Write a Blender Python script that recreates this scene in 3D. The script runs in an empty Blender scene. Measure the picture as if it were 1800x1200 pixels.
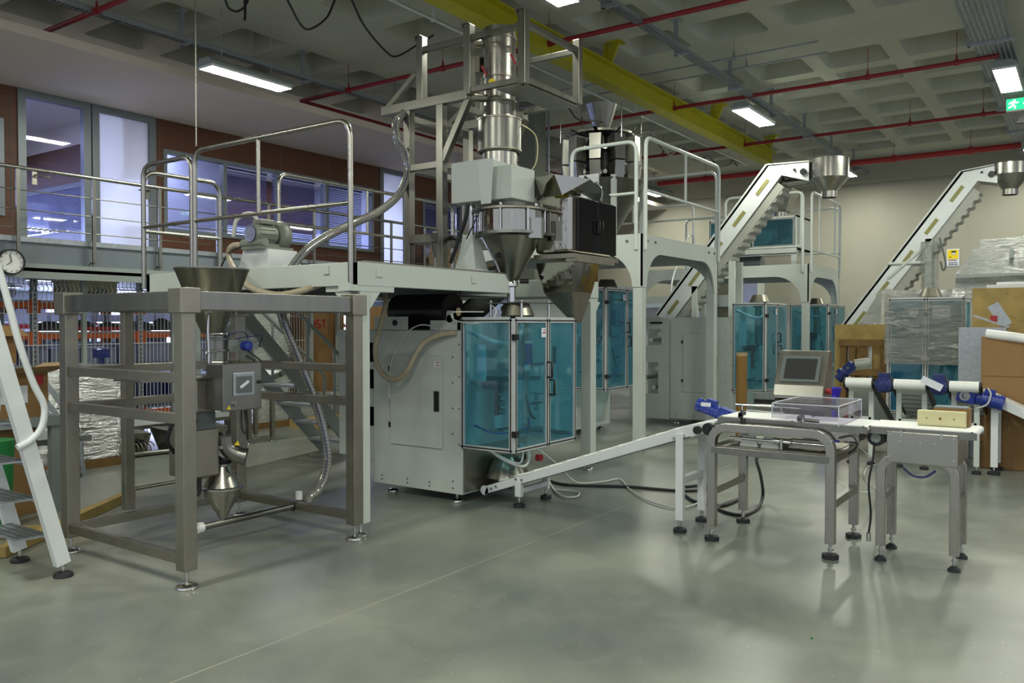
import bpy, math, random
from mathutils import Vector, Matrix
random.seed(7)
SC = bpy.context.scene
COL = SC.collection
PI = math.pi
# ---------------------------------------------------------------- camera
F, CH = 1450.0, 1.55
YAW, PITCH = math.radians(35.1), math.atan(30/1450)
f0 = Vector((math.cos(YAW), math.sin(YAW), 0)); RT = Vector((math.sin(YAW), -math.cos(YAW), 0)); U0 = Vector((0, 0, 1))
FW = f0*math.cos(PITCH) - U0*math.sin(PITCH); UP = f0*math.sin(PITCH) + U0*math.cos(PITCH)
CP = Vector((0, 0, CH))
cam = bpy.data.cameras.new('camera'); cam.sensor_width = 36; cam.lens = F/1800*36; cam.clip_end = 200; cam.clip_start = .05
co = bpy.data.objects.new('camera', cam); COL.objects.link(co)
m = Matrix((RT, UP, -FW)).transposed().to_4x4(); m.translation = CP; co.matrix_world = m
SC.camera = co
def at(x, y, X=None, Y=None, z=None):
    """point of the place seen at (x, y) of the 1800x1200 photo lying on the given world plane"""
    d = FW + RT*((x-900)/F) - UP*((y-600)/F)
    if X is not None: t = X/d.x
    elif Y is not None: t = Y/d.y
    else: t = (z-CH)/d.z
    return CP + d*t
# ---------------------------------------------------------------- world + exposure
w = bpy.data.worlds.new('world'); SC.world = w; w.use_nodes = True
w.node_tree.nodes['Background'].inputs[0].default_value = (.80, .86, 1.0, 1)
w.node_tree.nodes['Background'].inputs[1].default_value = .20
SC.view_settings.view_transform = 'Standard'; SC.view_settings.look = 'None'; SC.view_settings.gamma = 1
SC.view_settings.use_curve_mapping = False
SC.view_settings.exposure = 2.0
LAMP_E = 24.0       # strength of every LED batten's diffuser
DAY_E = 9.0         # daylight in the office and store windows
# ---------------------------------------------------------------- materials
def lin(h):
    h = h.lstrip('#'); c = [int(h[i:i+2], 16)/255 for i in (0, 2, 4)]
    return tuple((v/12.92 if v <= .04045 else ((v+.055)/1.055)**2.4) for v in c) + (1,)
MT = {}
def mat(name, col, rough=.5, metal=0, var=.08, sc=6., bump=0, spec=.5, coat=0, stretch=None, rv=.0):
    if name in MT: return MT[name]
    m = bpy.data.materials.new(name); m.use_nodes = True; nt = m.node_tree; b = nt.nodes['Principled BSDF']
    c = lin(col) if isinstance(col, str) else col
    b.inputs['Roughness'].default_value = rough; b.inputs['Metallic'].default_value = metal
    b.inputs['Specular IOR Level'].default_value = spec; b.inputs['Coat Weight'].default_value = coat
    tc = nt.nodes.new('ShaderNodeTexCoord'); mp = nt.nodes.new('ShaderNodeMapping'); nt.links.new(tc.outputs['Object'], mp.inputs[0])
    if stretch: mp.inputs['Scale'].default_value = stretch
    n = nt.nodes.new('ShaderNodeTexNoise'); n.inputs['Scale'].default_value = sc; n.inputs['Detail'].default_value = 4
    nt.links.new(mp.outputs[0], n.inputs['Vector'])
    r = nt.nodes.new('ShaderNodeMapRange'); r.inputs[3].default_value = 1-var; r.inputs[4].default_value = 1+var
    r.inputs[1].default_value = .3; r.inputs[2].default_value = .7
    nt.links.new(n.outputs[0], r.inputs[0])
    mx = nt.nodes.new('ShaderNodeVectorMath'); mx.operation = 'SCALE'; mx.inputs[0].default_value = c[:3]
    nt.links.new(r.outputs[0], mx.inputs['Scale']); nt.links.new(mx.outputs[0], b.inputs['Base Color'])
    if rv:
        r2 = nt.nodes.new('ShaderNodeMapRange'); r2.inputs[1].default_value = .3; r2.inputs[2].default_value = .7
        r2.inputs[3].default_value = max(0, rough-rv); r2.inputs[4].default_value = rough+rv
        nt.links.new(n.outputs[0], r2.inputs[0]); nt.links.new(r2.outputs[0], b.inputs['Roughness'])
    if bump:
        bp = nt.nodes.new('ShaderNodeBump'); bp.inputs['Strength'].default_value = bump; bp.inputs['Distance'].default_value = .01
        nt.links.new(n.outputs[0], bp.inputs['Height']); nt.links.new(bp.outputs[0], b.inputs['Normal'])
    MT[name] = m; return m
def emit(name, col, e):
    m = bpy.data.materials.new(name); m.use_nodes = True; nt = m.node_tree; nt.nodes.clear()
    o = nt.nodes.new('ShaderNodeOutputMaterial'); s = nt.nodes.new('ShaderNodeEmission')
    s.inputs[0].default_value = lin(col); s.inputs[1].default_value = e; nt.links.new(s.outputs[0], o.inputs[0]); MT[name] = m; return m
def sheet(name, col, tint, gloss=.25, rough=.03, bump=0, sc=8., stretch=None, body=0, bodycol='#ffffff'):
    """clear sheet: tinted see-through + mirror-like gloss, optional milky body"""
    m = bpy.data.materials.new(name); m.use_nodes = True; nt = m.node_tree; nt.nodes.clear()
    o = nt.nodes.new('ShaderNodeOutputMaterial'); t = nt.nodes.new('ShaderNodeBsdfTransparent'); g = nt.nodes.new('ShaderNodeBsdfGlossy')
    t.inputs[0].default_value = lin(col); g.inputs['Roughness'].default_value = rough; g.inputs[0].default_value = (.9, .9, .9, 1)
    mx = nt.nodes.new('ShaderNodeMixShader'); last = t.outputs[0]
    if body:
        d = nt.nodes.new('ShaderNodeBsdfDiffuse'); d.inputs[0].default_value = lin(bodycol); m2 = nt.nodes.new('ShaderNodeMixShader')
        m2.inputs[0].default_value = body; nt.links.new(last, m2.inputs[1]); nt.links.new(d.outputs[0], m2.inputs[2]); last = m2.outputs[0]
    lw = nt.nodes.new('ShaderNodeLayerWeight'); lw.inputs[0].default_value = .5
    pw = nt.nodes.new('ShaderNodeMath'); pw.operation = 'POWER'; pw.inputs[1].default_value = 4; nt.links.new(lw.outputs['Facing'], pw.inputs[0])
    ad = nt.nodes.new('ShaderNodeMath'); ad.operation = 'MULTIPLY_ADD'; ad.inputs[1].default_value = .5; ad.inputs[2].default_value = gloss
    nt.links.new(pw.outputs[0], ad.inputs[0]); nt.links.new(ad.outputs[0], mx.inputs[0])
    nt.links.new(last, mx.inputs[1]); nt.links.new(g.outputs[0], mx.inputs[2])
    if bump:
        tc = nt.nodes.new('ShaderNodeTexCoord'); mp = nt.nodes.new('ShaderNodeMapping'); nt.links.new(tc.outputs['Object'], mp.inputs[0])
        if stretch: mp.inputs['Scale'].default_value = stretch
        n = nt.nodes.new('ShaderNodeTexNoise'); n.inputs['Scale'].default_value = sc; n.inputs['Detail'].default_value = 5; n.inputs['Distortion'].default_value = 1.2
        nt.links.new(mp.outputs[0], n.inputs['Vector']); bp = nt.nodes.new('ShaderNodeBump'); bp.inputs['Strength'].default_value = bump; bp.inputs['Distance'].default_value = .03
        nt.links.new(n.outputs[0], bp.inputs['Height']); nt.links.new(bp.outputs[0], g.inputs['Normal']); nt.links.new(bp.outputs[0], lw.inputs['Normal'])
    nt.links.new(mx.outputs[0], o.inputs[0]); MT[name] = m; return m
mat('paint', '#c3cac2', .42, 0, .03, 3, spec=.4)           # pale grey green powder coat
mat('paint_rail', '#c9cfc8', .35, 0, .03, 3)
mat('paint_white', '#dfe3e2', .35, 0, .03, 3)
mat('grey_paint', '#8f9793', .45, 0, .05, 3)
mat('dark_paint', '#5d6463', .5, 0, .08, 3)
mat('steel', '#8b8a82', .32, 1, .07, 14, stretch=(1, 1, .12), rv=.03)
mat('steel_dull', '#9b978a', .40, 1, .06, 10, rv=.03)
mat('steel_bright', '#a9a79f', .28, 1, .02, 8, rv=.02)
mat('mirror', '#aeaca1', .06, 1, .02, 2.2, bump=.6)
mat('chrome', '#cfcfcb', .12, 1, .03, 5)
mat('galv', '#a7adb2', .45, .8, .12, 20)
mat('alu', '#c9cccb', .35, .25, .05, 8)
mat('black', '#1b1c1d', .45, 0, .1, 8)
mat('dark_glass', '#0c0d0f', .07, 0, .02)
mat('rubber', '#26282a', .6, 0, .1, 8)
mat('film_black', '#111215', .35, 0, .15, 4)
mat('blue', '#1c3592', .32, 0, .08, 6, coat=.3)
mat('blue_dark', '#1d2a66', .35, 0, .12, 8, coat=.3)
mat('red', '#a3272a', .42, 0, .08, 6)
mat('red_pipe', '#8c2027', .45, 0, .08, 4)
mat('yellow', '#aaa414', .5, 0, .08, 3)
mat('yellow_bright', '#f0d311', .5, 0, .04, 3)
mat('belt', '#e9eae6', .5, 0, .03, 5)
mat('belt_grey', '#a3a49a', .5, 0, .05, 6)
mat('cream', '#cfc99b', .5, 0, .05, 4)
mat('kraft', '#8d6d45', .8, 0, .06, 5, bump=.1)
mat('kraft_pale', '#a58b63', .8, 0, .06, 5, bump=.1)
mat('tube_card', '#83632f', .7, 0, .06, 5)
mat('paper', '#dcdfe6', .7, 0, .02, 5)
mat('orange', '#d4601c', .45, 0, .06, 5)
mat('beige_hose', '#b1a58d', .5, 0, .06, 10)
mat('white_cable', '#c8cac4', .5, 0, .03, 8)
mat('olive', '#8f8c55', .5)
mat('green', '#1f7a3a', .6)
mat('purple', '#3b2ec0', .5)
mat('lilac', '#9096b4', .5)
mat('brown_wood', '#5c3722', .55, 0, .22, 7, stretch=(.35, .35, 6), bump=.03)
mat('pallet', '#836538', .75, 0, .2, 6, stretch=(1, 1, 1), bump=.1)
mat('pine', '#ae9558', .7, 0, .15, 6)
mat('motor_grey', '#8b8f84', .4, .2, .08, 8)
mat('wall_paint', '#9e9b8c', .75, 0, .05, 1.2)
mat('wall_grey', '#777a6e', .75, 0, .05, 1.2)
mat('soffit', '#d8cabc', .7, 0, .03, 1)
mat('fascia', '#6d767c', .6, 0, .04, 1)
mat('alu_frame', '#757c80', .4, .3, .04, 4)
mat('room_wall', '#bfc5d2', .7, 0, .04, 1)
mat('ceiling', '#b6b7a9', .85, 0, .07, 1.1, bump=.1)
mat('white_plastic', '#e8e8e4', .35)
emit('led', '#fbfdee', LAMP_E); emit('day', '#c9d4ff', DAY_E); emit('day_soft', '#b7bdf5', DAY_E*.45)
emit('sign_glow', '#1d9a5f', 1.0); emit('sign_white', '#f2fff8', 1.6); emit('led_small', '#ff4030', 2)
sheet('poly_blue', '#c3e6ef', None, gloss=.04, rough=.04, body=.085, bodycol='#7dbccb')
sheet('glass', '#e4e6f6', None, gloss=.05, rough=.02)
sheet('acrylic', '#eceaf2', None, gloss=.05, rough=.02, body=.045, bodycol='#c9c6d2')
sheet('wrap', '#e8eae6', None, gloss=.22, rough=.16, bump=1.0, sc=5, stretch=(1, 1, 4), body=.30, bodycol='#b9bab0')
sheet('clear_hose', '#dfe1dc', None, gloss=.16, rough=.12, body=.8, bodycol='#8f8e84')
def frost():
    m = bpy.data.materials.new('frosted_glass'); m.use_nodes = True; nt = m.node_tree; nt.nodes.clear(); N = nt.nodes.new; L = nt.links.new
    o = N('ShaderNodeOutputMaterial'); a = N('ShaderNodeBsdfTranslucent'); b = N('ShaderNodeBsdfDiffuse'); c = N('ShaderNodeMixShader'); c.inputs[0].default_value = .25
    for q in (a, b): q.inputs[0].default_value = (.93, .94, 1, 1)
    L(a.outputs[0], c.inputs[1]); L(b.outputs[0], c.inputs[2]); L(c.outputs[0], o.inputs[0]); MT['frost'] = m
frost()
def film_mat():
    m = bpy.data.materials.new('cling_film'); m.use_nodes = True; nt = m.node_tree; nt.nodes.clear(); N = nt.nodes.new; L = nt.links.new
    o = N('ShaderNodeOutputMaterial'); t = N('ShaderNodeBsdfTransparent'); t.inputs[0].default_value = (.86, .87, .85, 1)
    g = N('ShaderNodeBsdfGlossy'); g.inputs['Roughness'].default_value = .16; d = N('ShaderNodeBsdfDiffuse'); d.inputs[0].default_value = (.55, .56, .54, 1)
    tc = N('ShaderNodeTexCoord'); mp = N('ShaderNodeMapping'); mp.inputs['Scale'].default_value = (1.2, 1.2, 6); mp.inputs['Rotation'].default_value = (.12, .1, 0); L(tc.outputs['Object'], mp.inputs[0])
    n = N('ShaderNodeTexNoise'); n.inputs['Scale'].default_value = 3.5; n.inputs['Detail'].default_value = 6; n.inputs['Distortion'].default_value = 1.6; n.inputs['Roughness'].default_value = .62; L(mp.outputs[0], n.inputs[0])
    bp = N('ShaderNodeBump'); bp.inputs['Strength'].default_value = 1; bp.inputs['Distance'].default_value = .05; L(n.outputs[0], bp.inputs['Height']); L(bp.outputs[0], g.inputs['Normal'])
    r = N('ShaderNodeMapRange'); r.inputs[1].default_value = .54; r.inputs[2].default_value = .62; r.inputs[3].default_value = .08; r.inputs[4].default_value = .6; L(n.outputs[0], r.inputs[0])
    m1 = N('ShaderNodeMixShader'); L(r.outputs[0], m1.inputs[0]); L(t.outputs[0], m1.inputs[1]); L(d.outputs[0], m1.inputs[2])
    m2 = N('ShaderNodeMixShader'); m2.inputs[0].default_value = .32; L(m1.outputs[0], m2.inputs[1]); L(g.outputs[0], m2.inputs[2]); L(m2.outputs[0], o.inputs[0]); MT['wrap'] = m
film_mat()
def floor_mat():
    m = bpy.data.materials.new('polished_concrete'); m.use_nodes = True; nt = m.node_tree; b = nt.nodes['Principled BSDF']; N = nt.nodes.new; L = nt.links.new
    tc = N('ShaderNodeNewGeometry')
    def noise(s, d, dist=0, off=0):
        n = N('ShaderNodeTexNoise'); n.inputs['Scale'].default_value = s; n.inputs['Detail'].default_value = d; n.inputs['Distortion'].default_value = dist
        mp = N('ShaderNodeMapping'); mp.inputs['Location'].default_value = (off, off*.7, 0); L(tc.outputs['Position'], mp.inputs[0]); L(mp.outputs[0], n.inputs['Vector']); return n
    a = noise(.6, 4, .3, 3); c = noise(3.1, 9, 1.2, 9); sp = noise(38, 2, 0, 1)
    r = N('ShaderNodeValToRGB'); r.color_ramp.elements[0].position = .32; r.color_ramp.elements[0].color = lin('#676c68')
    r.color_ramp.elements[1].position = .68; r.color_ramp.elements[1].color = lin('#929488'); L(a.outputs[0], r.inputs[0])
    r2 = N('ShaderNodeMapRange'); r2.inputs[1].default_value = .3; r2.inputs[2].default_value = .7; r2.inputs[3].default_value = .90; r2.inputs[4].default_value = 1.08; L(c.outputs[0], r2.inputs[0])
    v = N('ShaderNodeVectorMath'); v.operation = 'SCALE'; L(r.outputs[0], v.inputs[0]); L(r2.outputs[0], v.inputs['Scale'])
    # saw-cut joints
    sx = N('ShaderNodeSeparateXYZ'); L(tc.outputs['Position'], sx.inputs[0])
    masks = []
    for axis, off, per in (('Y', 3.24, 4.3), ('X', 13.5, 30)):
        s = N('ShaderNodeMath'); s.operation = 'SUBTRACT'; L(sx.outputs[axis], s.inputs[0]); s.inputs[1].default_value = off - per*20
        mo = N('ShaderNodeMath'); mo.operation = 'MODULO'; L(s.outputs[0], mo.inputs[0]); mo.inputs[1].default_value = per
        lt = N('ShaderNodeMath'); lt.operation = 'LESS_THAN'; L(mo.outputs[0], lt.inputs[0]); lt.inputs[1].default_value = .008; masks.append(lt)
    mxn = N('ShaderNodeMath'); mxn.operation = 'MAXIMUM'; L(masks[0].outputs[0], mxn.inputs[0]); L(masks[1].outputs[0], mxn.inputs[1])
    mix = N('ShaderNodeMix'); mix.data_type = 'RGBA'; L(mxn.outputs[0], mix.inputs['Factor']); L(v.outputs[0], mix.inputs[6]); mix.inputs[7].default_value = lin('#a3a48f')
    # pale specks
    gt = N('ShaderNodeMath'); gt.operation = 'GREATER_THAN'; L(sp.outputs[0], gt.inputs[0]); gt.inputs[1].default_value = .735
    m3 = N('ShaderNodeMix'); m3.data_type = 'RGBA'; L(gt.outputs[0], m3.inputs['Factor']); L(mix.outputs[2], m3.inputs[6]); m3.inputs[7].default_value = lin('#b9b9a8')
    L(m3.outputs[2], b.inputs['Base Color'])
    r4 = N('ShaderNodeMapRange'); r4.inputs[1].default_value = .3; r4.inputs[2].default_value = .7; r4.inputs[3].default_value = .30; r4.inputs[4].default_value = .36; L(c.outputs[0], r4.inputs[0]); L(r4.outputs[0], b.inputs['Roughness'])
    b.inputs['Specular IOR Level'].default_value = .5
    MT['floor'] = m
floor_mat()
# ---------------------------------------------------------------- mesh helpers
WL = {}
def wloc(o):
    v = Vector((0, 0, 0))
    while o is not None: v += WL.get(o.name, o.location); o = o.parent
    return v
def frame(d, up=(0, 0, 1)):
    d = Vector(d).normalized(); up = Vector(up)
    if abs(d.dot(up)) > .99: up = Vector((1, 0, 0)) if abs(d.x) < .9 else Vector((0, 1, 0))
    s = d.cross(up).normalized(); u = s.cross(d).normalized(); return d, s, u
class MB:
    def __init__(s): s.v = []; s.f = []; s.sm = []; s.ch = []
    def add(s, vs, fs, smooth=False):
        n = len(s.v); s.ch.append((list(vs), fs, smooth)); s.v += [Vector(v) for v in vs]; s.f += [tuple(i+n for i in f) for f in fs]; s.sm += [smooth]*len(fs); return s
    def box(s, a, b):
        x0, x1 = sorted((a[0], b[0])); y0, y1 = sorted((a[1], b[1])); z0, z1 = sorted((a[2], b[2]))
        return s.add([(x0, y0, z0), (x1, y0, z0), (x1, y1, z0), (x0, y1, z0), (x0, y0, z1), (x1, y0, z1), (x1, y1, z1), (x0, y1, z1)],
                     [(3, 2, 1, 0), (4, 5, 6, 7), (0, 1, 5, 4), (1, 2, 6, 5), (2, 3, 7, 6), (3, 0, 4, 7)])
    def cb(s, c, d): return s.box([c[i]-d[i]/2 for i in range(3)], [c[i]+d[i]/2 for i in range(3)])
    def bar(s, p, q, w, h, up=(0, 0, 1)):
        p = Vector(p); q = Vector(q); d, sd, u = frame(q-p, up); vs = []
        for e in (p, q):
            for a, b in ((-1, -1), (1, -1), (1, 1), (-1, 1)): vs.append(e+sd*(a*w/2)+u*(b*h/2))
        return s.add(vs, [(0, 1, 2, 3), (7, 6, 5, 4), (0, 4, 5, 1), (1, 5, 6, 2), (2, 6, 7, 3), (3, 7, 4, 0)])
    def cyl(s, p, q, r, r2=None, n=20, caps=True):
        r2 = r if r2 is None else r2; p = Vector(p); q = Vector(q); d, sd, u = frame(q-p); vs = []
        for e, rr in ((p, r), (q, r2)):
            for i in range(n): a = 2*PI*i/n; vs.append(e+sd*(math.cos(a)*rr)+u*(math.sin(a)*rr))
        s.add(vs, [(i, i+n, (i+1) % n+n, (i+1) % n) for i in range(n)], True)
        if caps: s.add(vs, [tuple(range(n)), tuple(range(2*n-1, n-1, -1))])
        return s
    def lathe(s, c, prof, n=28, axis=(0, 0, 1)):
        c = Vector(c); d, sd, u = frame(axis); vs = []; fs = []; last = None; base = 0
        def ring(r, z):
            for i in range(n): a = 2*PI*i/n; vs.append(c+d*z+sd*(math.cos(a)*r)+u*(math.sin(a)*r))
        for k in range(len(prof)-1):
            (r0, z0), (r1, z1) = prof[k], prof[k+1]; an = math.atan2(z1-z0, r1-r0)
            if last is None or abs((an-last+PI) % (2*PI)-PI) > .6: ring(r0, z0); base = len(vs)-n      # crease: new ring
            ring(r1, z1)
            for i in range(n): fs.append((base+i, base+(i+1) % n, base+n+(i+1) % n, base+n+i))
            base += n; last = an
        return s.add(vs, fs, True)
    def tube(s, pts, r, n=8, smooth=True, res=5, sq=None):
        P = [Vector(p) for p in pts]
        if smooth and len(P) > 2:
            Q = []
            E = [P[0]*2-P[1]] + P + [P[-1]*2-P[-2]]
            for i in range(1, len(E)-2):
                a, b, c, d = E[i-1:i+3]
                for k in range(res):
                    t = k/res; Q.append(.5*((2*b)+(c-a)*t+(2*a-5*b+4*c-d)*t*t+(3*b-a-3*c+d)*t**3))
            Q.append(P[-1]); P = Q
        vs = []; fs = []; up = None
        for i, p in enumerate(P):
            t = (P[min(i+1, len(P)-1)]-P[max(i-1, 0)]).normalized()
            if up is None: _, sd, up = frame(t)
            sd = t.cross(up)
            if sd.length < 1e-4: _, sd, up = frame(t)
            sd.normalize(); up = sd.cross(t).normalized()
            for k in range(n):
                a = 2*PI*k/n + (PI/4 if sq else 0); vs.append(p+sd*(math.cos(a)*r)+up*(math.sin(a)*r))
        for i in range(len(P)-1):
            for k in range(n): fs.append((i*n+k, i*n+(k+1) % n, (i+1)*n+(k+1) % n, (i+1)*n+k))
        s.add(vs, fs, not sq); return s.add(vs, [tuple(range(n))[::-1], tuple(range((len(P)-1)*n, len(P)*n))])
    def prism(s, poly, vec):
        poly = [Vector(p) for p in poly]; n = len(poly); vec = Vector(vec); vs = poly+[p+vec for p in poly]
        return s.add(vs, [tuple(range(n)), tuple(range(2*n-1, n-1, -1))]+[(i, i+n, (i+1) % n+n, (i+1) % n) for i in range(n)])
    def loft(s, a, b, caps=True):
        n = len(a); s.add(list(a)+list(b), [(i, (i+1) % n, (i+1) % n+n, i+n) for i in range(n)])
        if caps: s.add(list(a)+list(b), [tuple(range(n))[::-1], tuple(range(n, 2*n))])
        return s
    def each(s, name, mt, parent, k=1, bev=0):
        """one part per piece (k added chunks make a piece)"""
        for i in range(0, len(s.ch), k):
            m = MB()
            for c in s.ch[i:i+k]: m.add(*c)
            o = m.build(name, mt, parent, bev)
        return o
    def build(s, name, mt, parent=None, bev=0):
        if parent is not None: o3 = wloc(parent)
        else:
            xs = [v.x for v in s.v]; ys = [v.y for v in s.v]; zs = [v.z for v in s.v]
            o3 = Vector(((min(xs)+max(xs))/2, (min(ys)+max(ys))/2, min(zs)))
        me = bpy.data.meshes.new(name); me.from_pydata([v-o3 for v in s.v], [], s.f)
        me.polygons.foreach_set('use_smooth', s.sm); me.materials.append(MT[mt] if isinstance(mt, str) else mt); me.update()
        o = bpy.data.objects.new(name, me); COL.objects.link(o)
        if parent is not None: o.parent = parent; WL[o.name] = Vector((0, 0, 0))
        else: o.location = o3; WL[o.name] = o3
        if bev:
            b = o.modifiers.new('bevel', 'BEVEL'); b.width = bev; b.segments = 2; b.limit_method = 'ANGLE'; b.angle_limit = 1.0
        return o
def arealight(name, c, sx, sy, rad, col, parent=None):
    """rectangular lamp face looking down, radiance rad"""
    l = bpy.data.lights.new(name, 'AREA'); l.shape = 'RECTANGLE'; l.size = sx; l.size_y = sy; l.energy = rad*PI*sx*sy; l.color = lin(col)[:3]
    o = bpy.data.objects.new(name, l); COL.objects.link(o); o.location = Vector(c)-(wloc(parent) if parent else Vector((0, 0, 0)))
    if parent: o.parent = parent
    o.visible_camera = True
    return o
def tag(o, label=None, cat=None, group=None, kind=None):
    if label: o['label'] = label
    if cat: o['category'] = cat
    if group: o['group'] = group
    if kind: o['kind'] = kind
    return o
def thing(name, label, cat, loc=(0, 0, 0), group=None, kind=None):
    o = bpy.data.objects.new(name, None); COL.objects.link(o); o.location = loc; o.empty_display_size = .1
    WL[o.name] = Vector(loc); return tag(o, label, cat, group, kind)
def struct(name, mb, mt, parent=None, bev=0, label=None):
    o = mb.build(name, mt, parent, bev)
    if parent is None: o['kind'] = 'structure'
    if label: o['label'] = label
    return o
def dup(root, delta, label=None, group=None, rz=0):
    def cp(o, par):
        c = o.copy(); COL.objects.link(c)
        if par is not None: c.parent = par
        for ch in list(o.children): cp(ch, c)
        return c
    r = cp(root, None); r.location = root.location + Vector(delta); r.rotation_euler.z = rz
    if label: r['label'] = label
    if group: r['group'] = group
    return r
def feet(parent, pts, h=.1, r=.045, base='chrome', flat=False, k=1):
    """levelling feet: threaded stem and ribbed disc"""
    for x, y in pts:
        a = MB()
        if flat: a.cyl((x, y, 0), (x, y, .028), r, n=12).cyl((x, y, .028), (x, y, .04), r*.7, r*.4, 12)
        else: a.lathe((x, y, 0), [(0, 0), (r, 0), (r*1.05, .008), (r, .014), (r*1.0, .02), (r*.85, .026), (r*.4, .034), (0, .036)], 20)
        f = a.build('foot', base, parent)
        MB().cyl((x, y, .03), (x, y, h+.01), .009, n=8).cyl((x, y, h*.6), (x, y, h*.6+.012), .016, n=6).build('stem', 'chrome', f)
# ================================================================ the shell
fl = MB().box((-6, -9, -.1), (20.6, 18.2, 0)); struct('floor', fl, 'floor')
struct('wall_back', MB().box((20.6, -9, 0), (20.8, 18.2, 5.9)).box((20.35, -9, 4.85), (20.6, 9.3, 5.4)), 'wall_paint')
struct('trim_1', MB().box((20.5, 9.2, 2.0), (20.6, 18, 2.25)).box((20.3, 7.2, 2.0), (20.6, 18, 2.3)), 'grey_paint')
struct('trim_11', MB().box((20.45, 7.2, 1.55), (20.55, 18, 1.65)), 'red_pipe')
# waffle ceiling
def waffle():
    xs0 = [5.74+1.08*i for i in range(-10, 14) if i != 5 and i != -3]
    ys0 = [1.35, 2.43, 3.50, 4.57, 5.68, 6.80, 9.07, 10.15] + [1.35-1.08*i for i in range(2, 10)]
    cx = sorted((x, x+.80) for x in xs0 if x > -6); cy = sorted((y, y+.85) for y in ys0)
    gx = sorted(set([-6, 20.6]+[v for c in cx for v in c if v < 20.5])); gy = sorted(set([-9, 11.6]+[v for c in cy for v in c]))
    sx = {round(a, 3) for a, b in cx}; sy = {round(a, 3) for a, b in cy}; Z = 5.4; D = .38; IN = .10
    mb = MB()
    for i in range(len(gx)-1):
        for j in range(len(gy)-1):
            x0, x1, y0, y1 = gx[i], gx[i+1], gy[j], gy[j+1]
            if round(x0, 3) in sx and round(y0, 3) in sy and x1-x0 < .82:
                # recess with rounded corners and sloping sides
                def ring(ins, z, rad):
                    out = []
                    for (qx, qy, a0) in ((x1-ins-rad, y1-ins-rad, 0), (x0+ins+rad, y1-ins-rad, 90), (x0+ins+rad, y0+ins+rad, 180), (x1-ins-rad, y0+ins+rad, 270)):
                        for k in range(4): a = math.radians(a0+30*k); out.append((qx+math.cos(a)*rad, qy+math.sin(a)*rad, z))
                    return out
                r0 = ring(0, Z, .07); r1 = ring(IN, Z+D, .07); n = 16
                mb.add(r0+r1, [(k, (k+1) % n, (k+1) % n+n, k+n) for k in range(n)], False)
                mb.add(r1, [tuple(range(n))[::-1]])
                for (qx, qy), ks in (((x1, y1), range(0, 4)), ((x0, y1), range(4, 8)), ((x0, y0), range(8, 12)), ((x1, y0), range(12, 16))):
                    mb.add([(qx, qy, Z)]+[r0[k] for k in ks], [(0, 4, 3, 2, 1)])
            else: mb.add([(x0, y0, Z), (x1, y0, Z), (x1, y1, Z), (x0, y1, Z)], [(3, 2, 1, 0)])
    mb.box((-6, -9, Z+.40), (20.6, 11.6, Z+.55))
    return mb
struct('ceiling', waffle(), 'ceiling')
struct('trim_2', MB().box((11.85, 7.85, 0), (12.2, 8.18, 5.4)), 'wall_grey')      # concrete column
struct('trim_3', MB().tube([(12.24, 7.82, 5.3), (12.24, 7.82, .2)], .022, smooth=False), 'galv')
# ---------------------------------------------------------------- mezzanine
struct('trim_4', MB().box((-6, 10.05, 2.24), (20.6, 18, 2.50)), 'fascia')                # floor slab edge
struct('trim_5', MB().box((-6, 9.95, 2.16), (20.6, 10.2, 2.25)).box((-6, 9.95, 2.08), (20.6, 9.97, 2.2)), 'grey_paint')  # steel lip
struct('trim_6', MB().box((-6, 10.03, 2.5), (20.6, 11.45, 2.56)), 'galv')
struct('trim_7', MB().box((-6, 9.35, 4.64), (20.6, 18, 4.74)), 'soffit')
struct('wall_left', MB().box((-6, 18, 0), (20.6, 18.2, 5.9)), 'room_wall')
# office front: brown panels between openings
FX = [(-6, 2.2), (3.2, 3.45), (4.97, 5.14), (7.08, 7.20), (11.66, 11.84), (12.62, 13.1), (14.4, 14.6), (18.2, 20.6)]
pb = MB()
for a, b in FX: pb.box((a, 11.5, 2.56), (b, 11.56, 4.64))
for a, b, s, t in ((3.45, 4.97, 2.95, 4.2), (7.20, 11.66, 2.95, 4.2), (2.2, 3.2, 2.95, 4.2), (13.1, 14.4, 2.95, 4.2), (14.6, 18.2, 2.95, 4.2)):
    pb.box((a, 11.5, 2.56), (b, 11.56, s)); pb.box((a, 11.5, t), (b, 11.56, 4.64))
struct('wall_office', pb, 'brown_wood')
gv = MB()
for x in (-2, .5, 3.33, 5.05, 7.14, 8.3, 9.4, 10.5, 11.75, 12.9, 14.5, 16): gv.box((x, 11.494, 2.56), (x+.006, 11.5, 4.64))
struct('trim_8', gv, 'dark_paint')
def opening(n, x0, x1, z0, z1, mull=(), fr=.06, pane='glass', kind='window', gap=None):
    Y = 11.48; b = MB().box((x0, Y, z0), (x0+fr, Y+.1, z1)).box((x1-fr, Y, z0), (x1, Y+.1, z1)).box((x0+fr, Y, z1-fr), (x1-fr, Y+.1, z1)).box((x0+fr, Y, z0), (x1-fr, Y+.1, z0+fr))
    for mx in mull: b.box((mx-fr/2, Y, z0+fr), (mx+fr/2, Y+.1, z1-fr))
    o = struct(f'{kind}_{n}', b, 'alu_frame')
    MB().box((x0+fr, Y+.05, z0+fr), (x1-fr, Y+.06, z1-fr)).build('pane', pane, o)
    return o
d1 = opening(1, 5.14, 6.10, 2.56, 4.64, fr=.10, kind='door')
MB().tube([(5.33, 11.46, 3.52), (5.33, 11.40, 3.52), (5.50, 11.40, 3.51)], .012, smooth=False).box((5.30, 11.46, 3.40), (5.36, 11.48, 3.60)).build('door_handle', 'steel_dull', d1)
d2 = opening(2, 6.12, 7.08, 2.56, 4.64, fr=.10, kind='door', pane='frost')
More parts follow.
